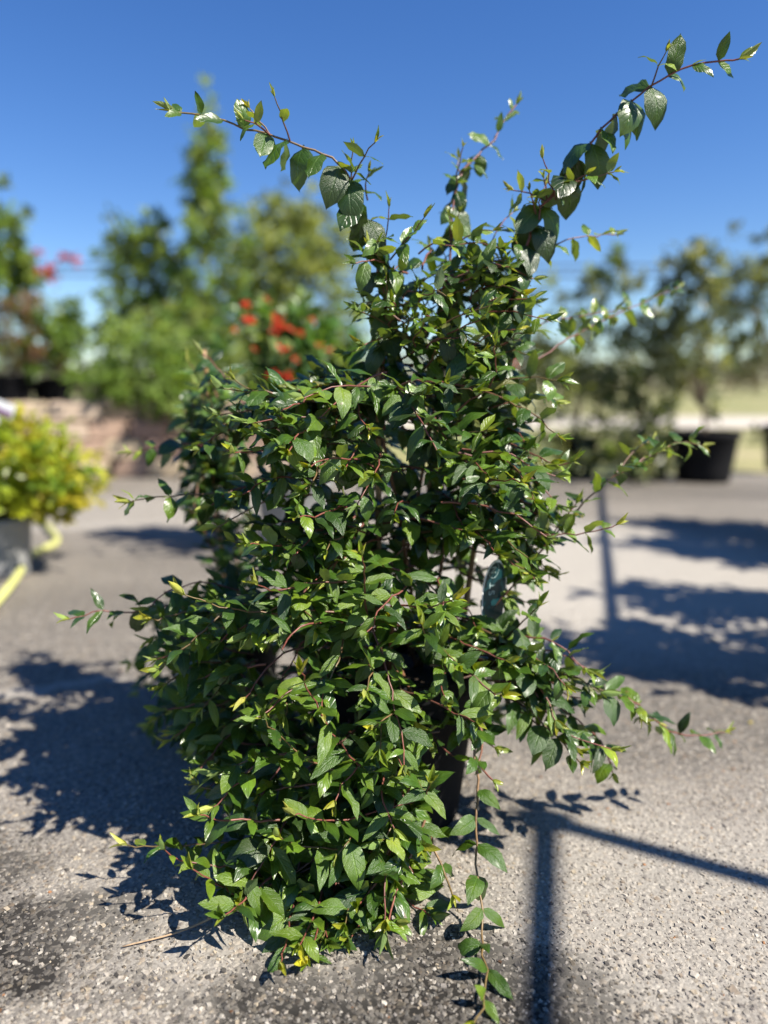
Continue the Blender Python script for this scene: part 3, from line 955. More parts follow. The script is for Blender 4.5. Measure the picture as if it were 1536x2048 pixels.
for li in order[:300]:
    lf = LEAVES[int(li)]
    vkey = (lf['key'], lf['idx'], lf['age'])
    if vkey not in cache:
        V, F, UV = TEMPL[lf['key']][lf['idx']]
        me = mesh_np(V, F, True, 'leaf', tint_arr(lf['age'], len(V), rl.uniform(.9, 1.12)), UV)
        me.materials.append(M['leaf'])
        cache[vkey] = me
    o = bpy.data.objects.new('leaf', cache[vkey])
    COL.objects.link(o)
    o.parent = stem_objs[lf['si']]
    m4 = Matrix.Identity(4)
    for a in range(3):
        for b in range(3): m4[a][b] = float(lf['R'][a, b]) * lf['s']
        m4[a][3] = float(lf['p'][a])
    o.matrix_basis = m4              # stem objects sit at the world origin
rest = [lf for li, lf in enumerate(LEAVES) if li not in top]
V, F, C, U = [], [], [], []
off = 0
for lf in rest:
    _, Fq, UV = TEMPL[lf['key']][lf['idx']]
    V.append(lf['W']); F.append(Fq + off); off += len(lf['W'])
    C.append(tint_arr(lf['age'], len(lf['W']), rl.uniform(.75, 1.25))); U.append(UV)
o = link('foliage', mesh_np(np.concatenate(V), np.concatenate(F), True, 'foliage', np.concatenate(C), np.concatenate(U)), M['leaf'], vine)
o["kind"] = "stuff"
print("leaves", len(LEAVES), "stems", len(STEMS))

# a second, darker vine in its pot behind on the left
def second_vine():
    b = ground(470, 1440)
    e = empty('potted_vine', b)
    tag(e, 'second smaller vine with a bamboo stake, blurred behind the left side of the big vine', 'potted vine')
    make_pot(e, b, .085, .11, .24, M['black_pot'])
    top = place(408, 700, b.y)
    n = 24
    p0 = Vector((top.x + .03, b.y, .15))
    pts = [p0.lerp(top, i / n) for i in range(n + 1)]
    mb = MB(); mb.tube(pts, [.0046 * (1.2 if i % 6 == 3 else 1) for i in range(n + 1)], 8); mb.build('bamboo_stake', M['bamboo'], e)
    r = random.Random(5)
    start = len(LEAVES2)
    paths = []
    for k in range(60):
        if k < 24: tx, ty = r.uniform(270, 500), r.uniform(1230, 1540)
        else: tx, ty = r.uniform(350, 500), r.uniform(715, 1060)
        t = place(tx, ty, b.y + r.uniform(-.16, .12), .02)
        o = b + Vector((r.uniform(-.04, .04), r.uniform(-.04, .04), .21))
        if k >= 30: o = p0.lerp(top, r.uniform(.40, .93))
        m = o.lerp(t, .5) + Vector((0, 0, .05))
        paths.append([o, m, t])
    return e, paths
LEAVES2 = []
_e2, _paths = second_vine()
_keep = LEAVES; LEAVES = LEAVES2; _st = len(STEMS)
for k, P in enumerate(_paths): grow(5000 + k, P, 'side', .050, .7)
LEAVES = _keep
for si, path, rad, style in STEMS[_st:]:
    v, f = tube_geo(path, rad, 6)
    C = np.tile(np.array([[.16, .07, .04, 1.0]]), (len(path) * 6, 1))
    link('stem', mesh_np(np.array([tuple(p) for p in v]), np.array([q for q in f if len(q) == 4]), True, 'stem', C), M['stem'], _e2)
V, F, C, U = [], [], [], []
off = 0
for lf in LEAVES2:
    Vt, Fq, UV = TEMPL[lf['key']][lf['idx']]
    W = (Vt * lf['s']) @ lf['R'].T + np.array(lf['p'])
    V.append(W); F.append(Fq + off); off += len(W)
    C.append(tint_arr(lf['age'], len(W), rl.uniform(.75, 1.25))); U.append(UV)
o = link('foliage', mesh_np(np.concatenate(V), np.concatenate(F), True, 'foliage', np.concatenate(C), np.concatenate(U)), M['leaf'], _e2)
o["kind"] = "stuff"

# the bare dry runner lying on the pavement
mb = MB()
pp = spline([ground(500, 1790, .012), ground(430, 1832, .010), ground(350, 1866, .006), ground(245, 1893, .004)], .01)
mb.tube(pp, [.0021 - .0011 * i / (len(pp) - 1) for i in range(len(pp))], 6)
st = mb.build('stem', M['dry'], vine)
tag(st, 'bare dry tan runner lying on the pavement')

# teal plant tag in the pot
def plant_tag():
    c = place(990, 1165, 1.16)
    t = empty('plant_tag', Vector((c.x, c.y, .24)))
    tag(t, 'teal plant tag with white edge and pale lettering, half hidden in the vine', 'plant tag')
    w, h = .026, .105
    ax = Vector((.82, .57, 0)).normalized()     # turned partly away
    nn = Vector((ax.y, -ax.x, 0))
    nn = -nn if nn.y > 0 else nn
    up = Vector((.06, 0, 1)).normalized()
    def outline(s, z):
        pts = []
        for i in range(24):
            a = math.pi * i / 23
            pts.append(c + ax * (math.cos(a) * w * s) + up * (math.sin(a) ** .8 * h * .55 * s - .02) + nn * z)
        pts.append(c - ax * (w * .80 * s) + up * (-.09) + nn * z)
        pts.append(c + ax * (w * .80 * s) + up * (-.09) + nn * z)
        return pts
    def slab(name, s, z0, z1, mat):
        a, b = outline(s, z0), outline(s, z1)
        n = len(a)
        f = [tuple(range(n)), tuple(range(2 * n - 1, n - 1, -1))] + [(i, (i + 1) % n, n + (i + 1) % n, n + i) for i in range(n)]
        return link(name, mesh_from(a + b, f, False, name), mat, t)
    slab('white_card', 1.0, -.0004, .0004, M['white'])
    slab('teal_face', .93, .0006, .0010, M['teal'])
    # ring and letters, printed turned on their side
    mbr = MB()
    cc = c + up * .022 + nn * .0014 - ax * .006
    ringp = [cc + (ax * math.cos(a) * .0105 + up * math.sin(a) * .0135) for a in [2 * math.pi * i / 28 for i in range(29)]]
    mbr.tube(ringp, .0005, 4, False)
    mbr.build('ring', M['print'], t)
    def letter(ch, centre, size):
        cu = bpy.data.curves.new('letter', 'FONT'); cu.body = ch; cu.size = size; cu.align_x = 'CENTER'; cu.align_y = 'CENTER'; cu.extrude = .0002
        ob = bpy.data.objects.new('letter_tmp', cu); COL.objects.link(ob)
        bpy.context.view_layer.update()
        me = bpy.data.meshes.new_from_object(ob)
        bpy.data.objects.remove(ob, do_unlink=True)
        mt = Matrix(((up.x, -ax.x, nn.x, centre.x), (up.y, -ax.y, nn.y, centre.y), (up.z, -ax.z, nn.z, centre.z), (0, 0, 0, 1)))
        me.transform(mt)
        link('letter', me, M['print'], t)
    letter('N', cc, .016)
    letter('T', c + up * -.004 + nn * .0014 - ax * .006, .018)
    letter('S', c + up * -.016 + nn * .0014 - ax * .006, .018)
    # spike down into the soil
    mbs = MB(); q = c + up * -.09; mbs.box((q.x, q.y, .265), (.012, .0012, .09), math.atan2(ax.y, ax.x)); mbs.build('spike', M['white'], t, False)
plant_tag()

# ------------------------------------------------------------------ shrubs and other plants behind
def leaf_cloud(n, blobs, size, cols, seed, droop=.0, clump=.16, elong=.42, upright=.2):
    """leaf-sized faces spread in clumps through ellipsoids; blobs = [(centre, radii, weight)]"""
    g = np.random.default_rng(seed)
    wts = np.array([b[2] for b in blobs], float); wts /= wts.sum()
    ncl = max(6, n // 14)
    bi = g.choice(len(blobs), ncl, p=wts)
    d = g.normal(size=(ncl, 3)); d /= np.linalg.norm(d, axis=1, keepdims=True)
    rad = (.35 + .65 * g.random(ncl) ** .6)
    rad *= 1 + .22 * g.normal(size=ncl)
    cen = np.array([tuple(b[0]) for b in blobs])[bi]; rr = np.array([tuple(b[1]) for b in blobs])[bi]
    cl = cen + d * rad[:, None] * rr
    clcol = g.choice(len(cols), ncl)
    k = g.integers(0, ncl, n)
    scale = rr[k].mean(1)
    p = cl[k] + g.normal(size=(n, 3)) * (clump * scale)[:, None] * .6
    outd = d[k]
    ax = outd * .6 + g.normal(size=(n, 3)) * .55 + np.array([0, 0, upright - droop])
    ax /= np.linalg.norm(ax, axis=1, keepdims=True)
    nr = g.normal(size=(n, 3)) * .45 + np.array([SUN.x * .9, SUN.y * .9 - .15, SUN.z * .9]) + outd * .3
    nr -= ax * (nr * ax).sum(1, keepdims=True); nr /= np.linalg.norm(nr, axis=1, keepdims=True)
    sx = np.cross(ax, nr)
    L = size * (.6 + .7 * g.random(n))
    w = L * elong * .5
    z = nr * (L * .10)[:, None]
    b0, mid, tip = p, p + ax * (L * .5)[:, None], p + ax * L[:, None] - nr * (L * .15)[:, None]
    l, r_ = mid - sx * w[:, None] + z, mid + sx * w[:, None] + z
    V = np.stack([b0, r_, tip, l], 1).reshape(-1, 3)
    i0 = np.arange(n) * 4
    F = np.concatenate([np.stack([i0, i0 + 1, i0 + 2], 1), np.stack([i0, i0 + 2, i0 + 3], 1)])
    c = np.array(cols)[clcol[k]] * (.65 + .7 * g.random((n, 1)))
    C = np.repeat(np.concatenate([c, np.ones((n, 1))], 1), 4, 0)
    V[:, 2] = np.maximum(V[:, 2], .01)
    return V, F, C, cl

def foliage_part(parent, name, V, F, C, mat=None):
    o = link(name, mesh_np(V, F, False, name, C), mat or M['bgleaf'], parent)
    o["kind"] = "stuff"
    return o

def trunk_part(parent, base, targets, r0, seed, name='trunk', mat=None):
    r = random.Random(seed)
    mb = MB()
    top = Vector((0, 0, 0))
    for t in targets: top += Vector(t)
    top /= len(targets)
    fork = base.lerp(Vector((base.x * .6 + top.x * .4, base.y * .6 + top.y * .4, top.z)), .3)
    path = spline([base, base.lerp(fork, .5) + Vector((r.uniform(-.01, .01), r.uniform(-.01, .01), 0)), fork], .05)
    mb.tube(path, [r0 * (1 - .3 * i / (len(path) - 1)) for i in range(len(path))], 7)
    for t in targets:
        t = Vector(t)
        m = fork.lerp(t, .5) + Vector((r.uniform(-1, 1), r.uniform(-1, 1), r.uniform(.2, 1))) * .08 * (t - fork).length
        path = spline([fork - Vector((0, 0, .01)), m, t], max(.03, (t - fork).length / 8))
        n = len(path)
        mb.tube(path, [r0 * .55 * (1 - .8 * i / max(1, n - 1)) for i in range(n)], 5)
    return mb.build(name, mat or M['bark'], parent)

def potted(name, label, cat, base, pot, blobs, n, size, cols, seed, group=None, pmat='black_pot', flowers=None, limbs=9, droop=0., elong=.42, tr=.012, upright=.2):
    e = empty(name, base); tag(e, label, cat, group)
    top = base
    if pot:
        rb, rt, h = pot
        make_pot(e, base, rb, rt, h, M[pmat], seg=24)
        top = base + Vector((0, 0, h * .86))
    V, F, C, cl = leaf_cloud(n, blobs, size, cols, seed, droop, elong=elong, upright=upright)
    r = random.Random(seed)
    idx = [r.randrange(len(cl)) for _ in range(limbs)]
    trunk_part(e, top, [tuple(cl[i]) for i in idx], tr, seed)
    foliage_part(e, 'crown', V, F, C)
    if flowers:
        for fpos, fs, fc in flowers:
            flower(e, fpos, fs, fc, seed)
    return e

def flower(e, c, s, col, seed):
    """a head of pointed petals, one object per flower head"""
    g = np.random.default_rng(int(abs(c[0] * 1000) + abs(c[2]) * 777) + seed)
    V, F, C = [], [], []
    n = 11
    for i in range(n):
        a = 6.283 * i / n + g.normal() * .2
        ax = Vector((math.cos(a), math.sin(a) * .8 - .35, g.normal() * .55 + .1)).normalized()
        nr = Vector((0, -.7, .7)) + Vector(g.normal(size=3).tolist()) * .3
        x, y, z = basis(ax, nr)
        L = s * g.uniform(.7, 1.15)
        b = len(V)
        p = Vector(c)
        V += [p, p + y * L * .5 + x * L * .2 + z * L * .08, p + y * L, p + y * L * .5 - x * L * .2 + z * L * .08]
        F += [(b, b + 1, b + 2), (b, b + 2, b + 3)]
        cc = np.array(col) * g.uniform(.7, 1.2)
        C += [(*cc, 1)] * 4
    link('flower', mesh_np(np.array([tuple(v) for v in V]), np.array(F), False, 'flower', np.array(C)), M['petal'], e)

GREEN = [(.13, .205, .04), (.19, .28, .06), (.075, .12, .03), (.23, .31, .09)]
OLIVE = [(.22, .265, .08), (.17, .215, .065), (.29, .325, .13), (.10, .125, .045)]
SAGE = [(.125, .15, .085), (.18, .205, .125), (.07, .09, .052), (.24, .26, .165)]
YEL = [(.30, .33, .02), (.24, .30, .025), (.36, .35, .03), (.13, .21, .02), (.34, .30, .025)]
DEEP = [(.06, .10, .02), (.10, .155, .03), (.15, .20, .045)]
BROWN = [(.16, .11, .07), (.125, .095, .05), (.20, .13, .09), (.115, .125, .04)]

# ------- tumbled block planter on the left
WY = 6.05
wall = empty('block_wall', Vector((-2.9, WY, 0)))
tag(wall, 'low planter wall of tan and pinkish tumbled concrete blocks behind the yellow shrub', 'wall')
rw = random.Random(4)
bx0, bx1 = -4.3, -.55
ch = .155
block_meshes = []
def block_mesh(w, seed):
    mb = MB(); mb.box((0, 0, 0), (w, .26, ch - .008), 0, .016, random.Random(seed))
    me = mesh_from(mb.v, mb.f, False, 'block')
    pal = [(.36, .26, .18), (.30, .205, .15), (.42, .33, .22), (.27, .175, .135), (.40, .31, .23)]
    c = pal[seed % 5]
    a = me.color_attributes.new('tint', 'FLOAT_COLOR', 'POINT')
    a.data.foreach_set('color', np.tile(np.array([*c, 1.0], dtype=np.float32), len(me.vertices)))
    me.materials.append(M['block'])
    return me
for w in (.30, .38, .45):
    block_meshes.append((w, [block_mesh(w, int(w * 100) + k) for k in range(5)]))
corner = ground(262, 955).x
ANG = math.radians(24)
def wall_pt(x, back):
    """position along the bent wall: left of the corner it swings towards the camera"""
    if x >= corner: return Vector((x, WY + back, 0)), 0.0
    dd = corner - x
    return Vector((corner - dd * math.cos(ANG) - math.sin(ANG) * back, WY - dd * math.sin(ANG) + math.cos(ANG) * back, 0)), ANG
for course in range(4):
    x = bx0 - (course % 2) * .18
    while x < bx1:
        w, ms = rw.choice(block_meshes)
        if x < corner < x + w: w, ms = block_meshes[0]
        o = bpy.data.objects.new('block', rw.choice(ms)); COL.objects.link(o)
        o.parent = wall
        q, ra = wall_pt(x + w / 2, .13 + rw.uniform(-.012, .012) + course * .012)
        o.location = q + Vector((0, 0, ch * (course + .5))) - wall.location
        o.rotation_euler = (0, 0, ra + rw.uniform(-.02, .02) + (math.pi if rw.random() < .5 else 0))
        x += w + .006
pl, _ = wall_pt(bx0, .2)
poly = [(pl.x, pl.y), (corner, WY + .2), (bx1, WY + .2), (bx1, WY + 3.4), (pl.x, WY + 3.4)]
vv = [(x, y, z) for z in (.0, .58) for x, y in poly]
ff = [(4, 3, 2, 1, 0), (5, 6, 7, 8, 9)] + [(i, (i + 1) % 5, 5 + (i + 1) % 5, 5 + i) for i in range(5)]
link('planter_soil', mesh_from(vv, ff, False, 'planter_soil'), M['mulch'], wall)
PZ = .58

# plants standing on the planter
def on_planter(px, Y):
    x, f, d = ray(px, 780)
    return Vector((x / f * Y, Y, PZ))

def blob(px, py, Y, rx, rz, w=1, ry=None):
    """ellipsoid of foliage centred on a photo pixel at distance Y; radii in photo pixels"""
    k = Y / FPX
    return (tuple(place(px, py, Y)), (rx * k, (ry or rx) * k, rz * k), w)

potted('mounded_shrub', 'rounded mid green shrub spilling over the block wall', 'shrub', on_planter(290, 6.5), (.13, .17, .22),
       [blob(290, 735, 6.35, 120, 90, 3), blob(220, 770, 6.2, 60, 45, 1), blob(360, 790, 6.1, 70, 60, 1.4)], 3600, .085, GREEN, 21)
potted('climbing_plant', 'tall narrow column of climbing greenery rising highest behind the wall', 'climber', on_planter(420, 7.0), (.14, .18, .26),
       [blob(412, 320, 7, 30, 95, 1.2), blob(418, 420, 7, 42, 85, 1.6), blob(430, 540, 7, 75, 110, 2.4), blob(415, 200, 7, 11, 55, .10), blob(440, 650, 7, 80, 100, 1.6)], 4600, .075, GREEN + OLIVE[:1], 22, limbs=14)
potted('leafy_shrub', 'dark green leafy shrub left of the tall climber', 'shrub', on_planter(280, 7.2), (.15, .19, .26),
       [blob(275, 560, 7.2, 62, 110, 2), blob(330, 600, 7.2, 60, 100, 2), blob(250, 500, 7.2, 30, 50, .5), blob(320, 480, 7.2, 40, 50, .6), blob(240, 640, 7.2, 40, 70, .8)], 3600, .08, DEEP + GREEN, 23, limbs=12)
potted('olive_shrub', 'broad olive green shrub right of the tall climber', 'shrub', on_planter(590, 7.4), (.17, .21, .28),
       [blob(585, 500, 7.4, 100, 90, 3), blob(560, 430, 7.4, 45, 40, .6), blob(655, 480, 7.4, 60, 80, 1.2), blob(600, 620, 7.4, 110, 80, 2), blob(510, 560, 7.4, 50, 90, 1.2)], 5600, .085, OLIVE, 24, limbs=16)
potted('broad_leaf_shrub', 'mid green shrub low between the climber and the olive shrub', 'shrub', on_planter(470, 6.8), (.13, .17, .22),
       [blob(480, 700, 6.8, 110, 70, 3), blob(610, 720, 6.8, 80, 60, 2), blob(380, 690, 6.8, 60, 60, 1), blob(500, 770, 6.6, 120, 40, 1.5), blob(340, 640, 6.8, 60, 60, 1), blob(690, 640, 6.9, 40, 60, .6)], 4200, .085, GREEN + OLIVE[:3], 28, limbs=12)
potted('young_tree', 'loose leafy tree cut off at the left edge', 'tree', on_planter(-10, 6.6), (.15, .19, .26),
       [blob(-5, 480, 6.6, 60, 75, 2), blob(10, 570, 6.6, 55, 55, 1), blob(-30, 410, 6.6, 40, 50, .8)], 1500, .10, DEEP + GREEN[:2], 25)
potted('lime_shrub', 'lime green shrub on the wall left of the sky gap', 'shrub', on_planter(110, 6.6), (.13, .17, .24),
       [blob(115, 650, 6.6, 50, 50, 2), blob(140, 680, 6.6, 32, 50, 1), blob(105, 720, 6.6, 40, 40, .8)], 1300, .075, [(.12, .20, .03), (.17, .25, .04), (.08, .13, .03)], 26)
potted('bronze_shrub', 'brownish green twiggy shrub at left edge above dark pot', 'shrub', on_planter(30, 6.35), (.12, .15, .26),
       [blob(35, 665, 6.35, 55, 60, 2), blob(10, 715, 6.35, 60, 35, 1), blob(75, 715, 6.35, 45, 30, 1)], 1500, .07, BROWN + GREEN[:1], 27)
# red leaved branch against the sky
e = empty('red_flowering_plant', on_planter(95, 6.9)); tag(e, 'slender plant with big red drooping petals against the sky', 'flowering plant')
make_pot(e, on_planter(95, 6.9), .11, .14, .22, M['black_pot'], seg=20)
trunk_part(e, on_planter(95, 6.9) + Vector((0, 0, .19)), [tuple(place(130, 520, 6.9)), tuple(place(90, 545, 6.9)), tuple(place(75, 510, 6.9))], .011, 3)
for px, py, s in [(140, 520, .15), (128, 517, .10), (62, 548, .15), (88, 552, .17), (100, 550, .16), (76, 505, .09)]:
    flower(e, tuple(place(px, py, 6.9)), s * .8, (.42, .05, .02), 9)

# red flowering plant in a grey pot between the vine and the wall
base = ground(590, 1105)
red = []
k = base.y
rr = random.Random(8)
for px, py, s in [(492, 612, .030), (500, 640, .034), (556, 640, .042), (570, 655, .042), (548, 662, .036), (598, 665, .03), (566, 698, .036), (548, 748, .036), (572, 752, .036), (602, 770, .036), (640, 775, .03), (660, 700, .026), (735, 780, .034), (625, 640, .022), (535, 600, .022), (640, 690, .022), (510, 700, .020), (590, 720, .022), (470, 660, .02)]:
    red.append((tuple(place(px, py, k - rr.uniform(.30, .46))), s * .95, (.52, .05, .025)))
potted('red_flower_pot', 'bushy plant with scattered red flowers in a grey pot behind the vine', 'flowering plant', base, (.135, .17, .34),
       [blob(590, 800, k, 130, 75, 3), blob(560, 700, k, 85, 80, 2), blob(650, 740, k, 70, 60, 1.4), blob(520, 650, k, 40, 55, .6), blob(690, 840, k, 70, 60, 1)], 2600, .06,
       [(.07, .15, .035), (.11, .20, .05), (.05, .10, .03), (.16, .22, .07)], 31, pmat='grey_pot', flowers=red, limbs=12, elong=.6)

# yellow shrub at the left with its pot, tag and hose
yb = ground(5, 1150)
k = yb.y
potted('golden_shrub', 'bright yellow green mounded shrub in grey pot at the left edge', 'shrub', yb, (.105, .125, .24),
       [blob(70, 945, k, 120, 85, 3), blob(10, 900, k, 90, 70, 2), blob(-60, 950, k, 100, 90, 2), blob(120, 1000, k, 60, 40, .8), blob(40, 1000, k, 90, 45, 1)], 5200, .042, YEL, 41, pmat='grey_pot', limbs=16, elong=.55, tr=.008)
c = place(8, 818, k - .1)
t = empty('shrub_tag', Vector((c.x, c.y, c.z - .2))); tag(t, 'white and purple tag sticking up from the yellow shrub', 'plant tag')
mb = MB(); mb.box((0, 0, 0), (.075, .002, .052)); o = mb.build('card', M['white'], t, False); o.location = c - t.location; o.rotation_euler = (0, math.radians(24), 0)
mb = MB(); mb.box((0, -.002, -.012), (.070, .001, .020)); o = mb.build('print', M['purple'], t, False); o.location = c - t.location; o.rotation_euler = (0, math.radians(24), 0)
mb = MB(); mb.box((c.x - .03, c.y + .004, c.z - .13), (.008, .002, .25)); mb.build('stake', M['white'], t, False)
mb = MB()
hp = [ground(-190, 1330, .016), ground(-40, 1235, .016), ground(30, 1170, .016) + Vector((0, 0, .02)), ground(62, 1115, .016) + Vector((0, 0, .012)), ground(112, 1085, .016), ground(103, 1062, .016), ground(70, 1035, .016), ground(20, 1020, .016), ground(-150, 1030, .016)]
hp = spline(hp, .03)
mb.tube(hp, .0155, 9)
tag(mb.build('garden_hose', M['hose']), 'pale yellow garden hose looping on the pavement by the shrub pot', 'hose')

# ------- potted shrubs on the right
def rshrub(px, basey, pot, blobs, n, label, seed, cols=SAGE, size=.08):
    b = ground(px, basey)
    potted('potted_shrub', label, 'shrub', b, pot, blobs(b.y), n, size, cols, seed, 'potted shrubs behind on the right', limbs=14, tr=.016)
rshrub(1405, 962, (.20, .25, .40), lambda Y: [blob(1380, 590, Y, 62, 100, 2), blob(1365, 700, Y, 75, 90, 2), blob(1390, 790, Y, 60, 70, 1), blob(1400, 540, Y, 40, 60, .7), blob(1320, 640, Y, 45, 100, 1.0)], 1800, 'sage green shrub in the big square shouldered black pot at right', 51)
rshrub(1288, 955, (.17, .21, .36), lambda Y: [blob(1260, 720, Y, 95, 90, 2.4), blob(1270, 830, Y, 100, 95, 2.8), blob(1280, 915, Y - .35, 80, 45, 1.6), blob(1230, 620, Y, 60, 80, 1), blob(1215, 560, Y, 35, 60, .5)], 2200, 'bushy sage shrub in black pot left of the big pot', 52, DEEP + SAGE)
rshrub(1150, 950, (.15, .18, .32), lambda Y: [blob(1150, 690, Y, 75, 90, 1.5), blob(1130, 830, Y, 100, 95, 2.6), blob(1150, 915, Y - .3, 70, 45, 1.2), blob(1180, 600, Y, 45, 70, .7), blob(1090, 730, Y, 50, 80, .8)], 1700, 'thin grey green shrub nearest the vine on the right', 53, SAGE + OLIVE[:2])
rshrub(1580, 940, (.20, .25, .40), lambda Y: [blob(1490, 580, Y, 62, 90, 2), blob(1530, 680, Y, 70, 70, 1.5), blob(1560, 860, Y, 60, 60, .8), blob(1545, 500, Y, 35, 50, .6), blob(1490, 700, Y, 45, 60, .8), blob(1455, 640, Y, 45, 80, .9)], 1700, 'sage shrub at the right edge of the picture', 54, SAGE + DEEP[:1])
rshrub(1020, 945, (.15, .18, .32), lambda Y: [blob(1010, 620, Y, 70, 110, 1.5), blob(980, 760, Y, 80, 80, 1.5), blob(940, 560, Y, 40, 60, .5)], 900, 'sparse shrub seen through the middle of the vine', 55, SAGE + OLIVE)

# ------- far trees, power line, sign
def far_tree(px, Y, h, w, label, seed, cols):
    x, f, d = ray(px, 780)
    b = Vector((x / f * Y, Y, -.06))
    e = empty('far_tree', b); tag(e, label, 'tree', 'trees along the far side of the field')
    blobs = [((b.x, b.y, h * .55), (w * .5, w * .5, h * .38), 2), ((b.x - w * .25, b.y, h * .42), (w * .35, w * .4, h * .28), 1), ((b.x + w * .25, b.y, h * .45), (w * .35, w * .4, h * .3), 1)]
    V, F, C, cl = leaf_cloud(900, blobs, .55, cols, seed)
    r = random.Random(seed)
    trunk_part(e, b, [tuple(cl[r.randrange(len(cl))]) for _ in range(12)], .16, seed)
    foliage_part(e, 'crown', V, F, C)
FT = [(.11, .10, .085), (.15, .135, .115), (.085, .09, .06), (.07, .08, .05)]
ft = [(40, 75, 3.6, 7), (150, 70, 3.2, 8), (240, 80, 4.2, 9), (460, 78, 4, 9), (640, 72, 4.4, 9), (720, 66, 3.4, 7), (840, 74, 4.6, 9), (960, 68, 3.8, 8), (1060, 78, 4.4, 9), (1160, 70, 3.6, 8), (1270, 76, 4.2, 9), (1370, 70, 3.6, 8), (1460, 74, 4.4, 9), (1550, 66, 3.8, 8)]
FT_WHERE = ['at the far left edge', 'below the lime shrub', 'under the gap of sky left of the climber', 'behind the tall climber', 'behind the olive shrub', 'in the gap left of the vine',
            'behind the upper vine, left of its middle', 'behind the upper vine, right of its middle', 'beside the small white sign', 'behind the thin grey green shrub', 'behind the bushy sage shrub', 'behind the big black pot shrub', 'right of the big black pot', 'at the far right edge']
for i, (px, Y, h, w) in enumerate(ft):
    far_tree(px, Y, h, w, 'far blurred grey brown tree ' + FT_WHERE[i], 100 + i, FT)

def pole(x, y, side):
    e = empty('utility_pole', Vector((x, y, -.06))); tag(e, 'wooden utility pole at the %s end of the power lines' % side, 'utility pole', 'utility poles carrying the power lines')
    mb = MB(); mb.tube([(x, y, -.06), (x, y, 4), (x, y, 9.0)], [.16, .14, .11], 10); mb.build('post', M['wood'], e)
    mb = MB(); mb.box((x, y - .18, 8.25), (2.2, .1, .12)); mb.build('crossarm', M['wood'], e, False)
    for dx in (-.95, .95):
        mb = MB(); mb.lathe([(.0, 0), (.05, 0), (.06, .05), (.03, .08), (.05, .11), (0, .15)], (x + dx, y - .18, 8.31), 10); mb.build('insulator', M['white'], e)
LY = 46
pole(-62, LY, 'left'); pole(62, LY, 'right')
for name_z, dz, lab in ((0, 7.75, 'upper dark power line crossing the sky behind the shrubs'), (1, 6.95, 'lower dark power line crossing the sky behind the shrubs')):
    pts = [Vector((-62 + 124 * i / 40, LY - .18 + .4 * name_z, dz + .65 + .35 * name_z - .7 * (1 - ((i - 20) / 20) ** 2))) for i in range(41)]
    mb = MB(); mb.tube(pts, .06, 6)
    tag(mb.build('power_line', M['cable']), lab, 'power line', 'power lines')

b = place(1026, 700, 20); e = empty('road_sign', Vector((b.x, b.y, -.05))); tag(e, 'small white sign with red foot far behind the vine', 'sign')
mb = MB(); mb.box((b.x, b.y, b.z + .05), (.34, .02, .42)); mb.build('panel', M['white'], e, False)
mb = MB(); mb.box((b.x + .05, b.y - .02, b.z - .32), (.16, .02, .16)); mb.build('reflector', M['red'], e, False)
mb = MB(); mb.box((b.x, b.y + .03, b.z * .5), (.05, .04, b.z + .1)); mb.build('post', M['steel'], e, False)

# ------- pipe frames and shrubs standing right of the view; their shadows fall into it
HF = 2.2
def frame(p, q, label, far_post=True):
    e = empty('pipe_frame', Vector((p[0], p[1], 0))); tag(e, label, 'pipe frame', 'pipe frames beside the pavement')
    for x, y in (p, q):
        mb = MB(); mb.tube([(x, y, 0), (x, y, HF * .5), (x, y, HF - .02)], .019, 10); mb.build('post', M['steel'], e)
    mb = MB(); mb.tube([(p[0], p[1], HF), ((p[0] + q[0]) / 2, (p[1] + q[1]) / 2, HF), (q[0], q[1], HF)], .019, 10); mb.build('top_rail', M['steel'], e)
    mb = MB(); mb.box((p[0], p[1], HF), (.06, .05, .06)); mb.build('corner_fitting', M['steel'], e, False)
shift = SUN_H * (HF / math.tan(SUN_EL))
def under(px, py):
    g = ground(px, py); return (g.x + shift.x, g.y + shift.y)
a = under(1090, 1640); b2 = under(1080, 2047)
dirn = Vector((b2[0] - a[0], b2[1] - a[1])).normalized()
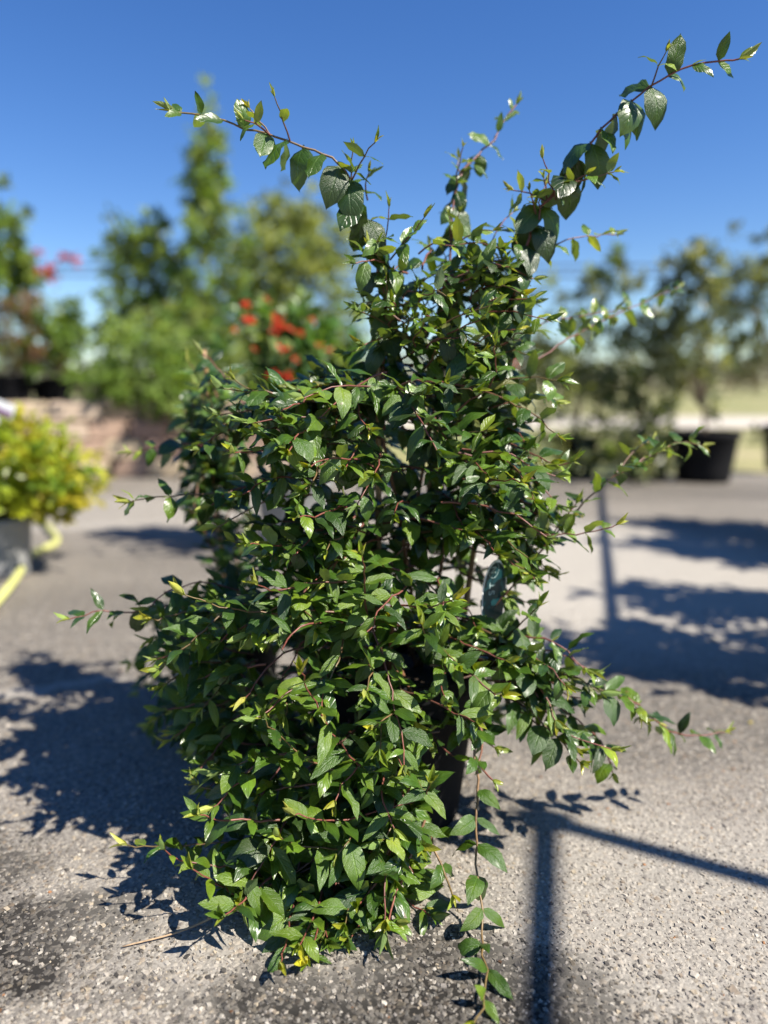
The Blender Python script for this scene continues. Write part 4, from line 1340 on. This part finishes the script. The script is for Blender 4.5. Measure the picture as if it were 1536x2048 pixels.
frame(a, (a[0] + dirn.x * 2.2, a[1] + dirn.y * 2.2), 'galvanised pipe frame whose corner shadow falls on the near pavement')
a2 = under(1230, 1290); b3 = under(1200, 972)
frame(a2, b3, 'galvanised pipe frame whose long rail shadow crosses the pavement')

def side_shrub(tipx, tipy, h, w, label, seed):
    tip = ground(tipx, tipy)
    b = Vector((tip.x, tip.y, 0)) + SUN_H * ((h * .72) / math.tan(SUN_EL))
    blobs = [((b.x, b.y, h * .62), (w, w, h * .30), 3), ((b.x, b.y, h * .85), (w * .6, w * .6, h * .18), 1.2), ((b.x + w * .2, b.y, h * .42), (w * .8, w * .8, h * .15), 1)]
    potted('side_shrub', label, 'shrub', b, (.15, .18, .30), blobs, 2600, .075, DEEP, seed, 'shrubs beside the pavement', limbs=12)
side_shrub(1440, 1320, 1.45, .30, 'potted shrub casting the nearest broad shadow at right', 61)
side_shrub(1500, 1215, 1.45, .26, 'potted shrub casting the second broad shadow at right', 62)
side_shrub(1450, 1100, 1.5, .26, 'potted shrub casting the third shadow streak at right', 63)
side_shrub(1430, 1056, 1.5, .24, 'potted shrub casting the farthest shadow streak at right', 64)
side_shrub(1530, 1080, 1.6, .30, 'potted shrub casting the shadow at the right edge', 65)

# ------- two fallen leaves on the pavement
def fallen(px, py, ln, rot, col, label):
    V, F, UV = TEMPL['ovate'][1]
    c = np.ones((len(V), 4)); c[:, :3] = col
    g = ground(px, py, .004)
    a = math.radians(rot)
    W = V * ln
    W = np.stack([W[:, 0] * math.cos(a) - W[:, 1] * math.sin(a) + g.x, W[:, 0] * math.sin(a) + W[:, 1] * math.cos(a) + g.y, np.maximum(W[:, 2] + .008, .003)], 1)
    tag(link('fallen_leaf', mesh_np(W, F, True, 'fallen_leaf', c, UV), M['leaf']), label, 'leaf', 'fallen leaves on the pavement')
fallen(1452, 1468, .024, 60, (.10, .15, .02), 'small green leaf lying on the pavement below the right shrub shadow')
fallen(1500, 1450, .020, -35, (.40, .32, .02), 'tiny yellow leaf lying on the pavement near the right edge')
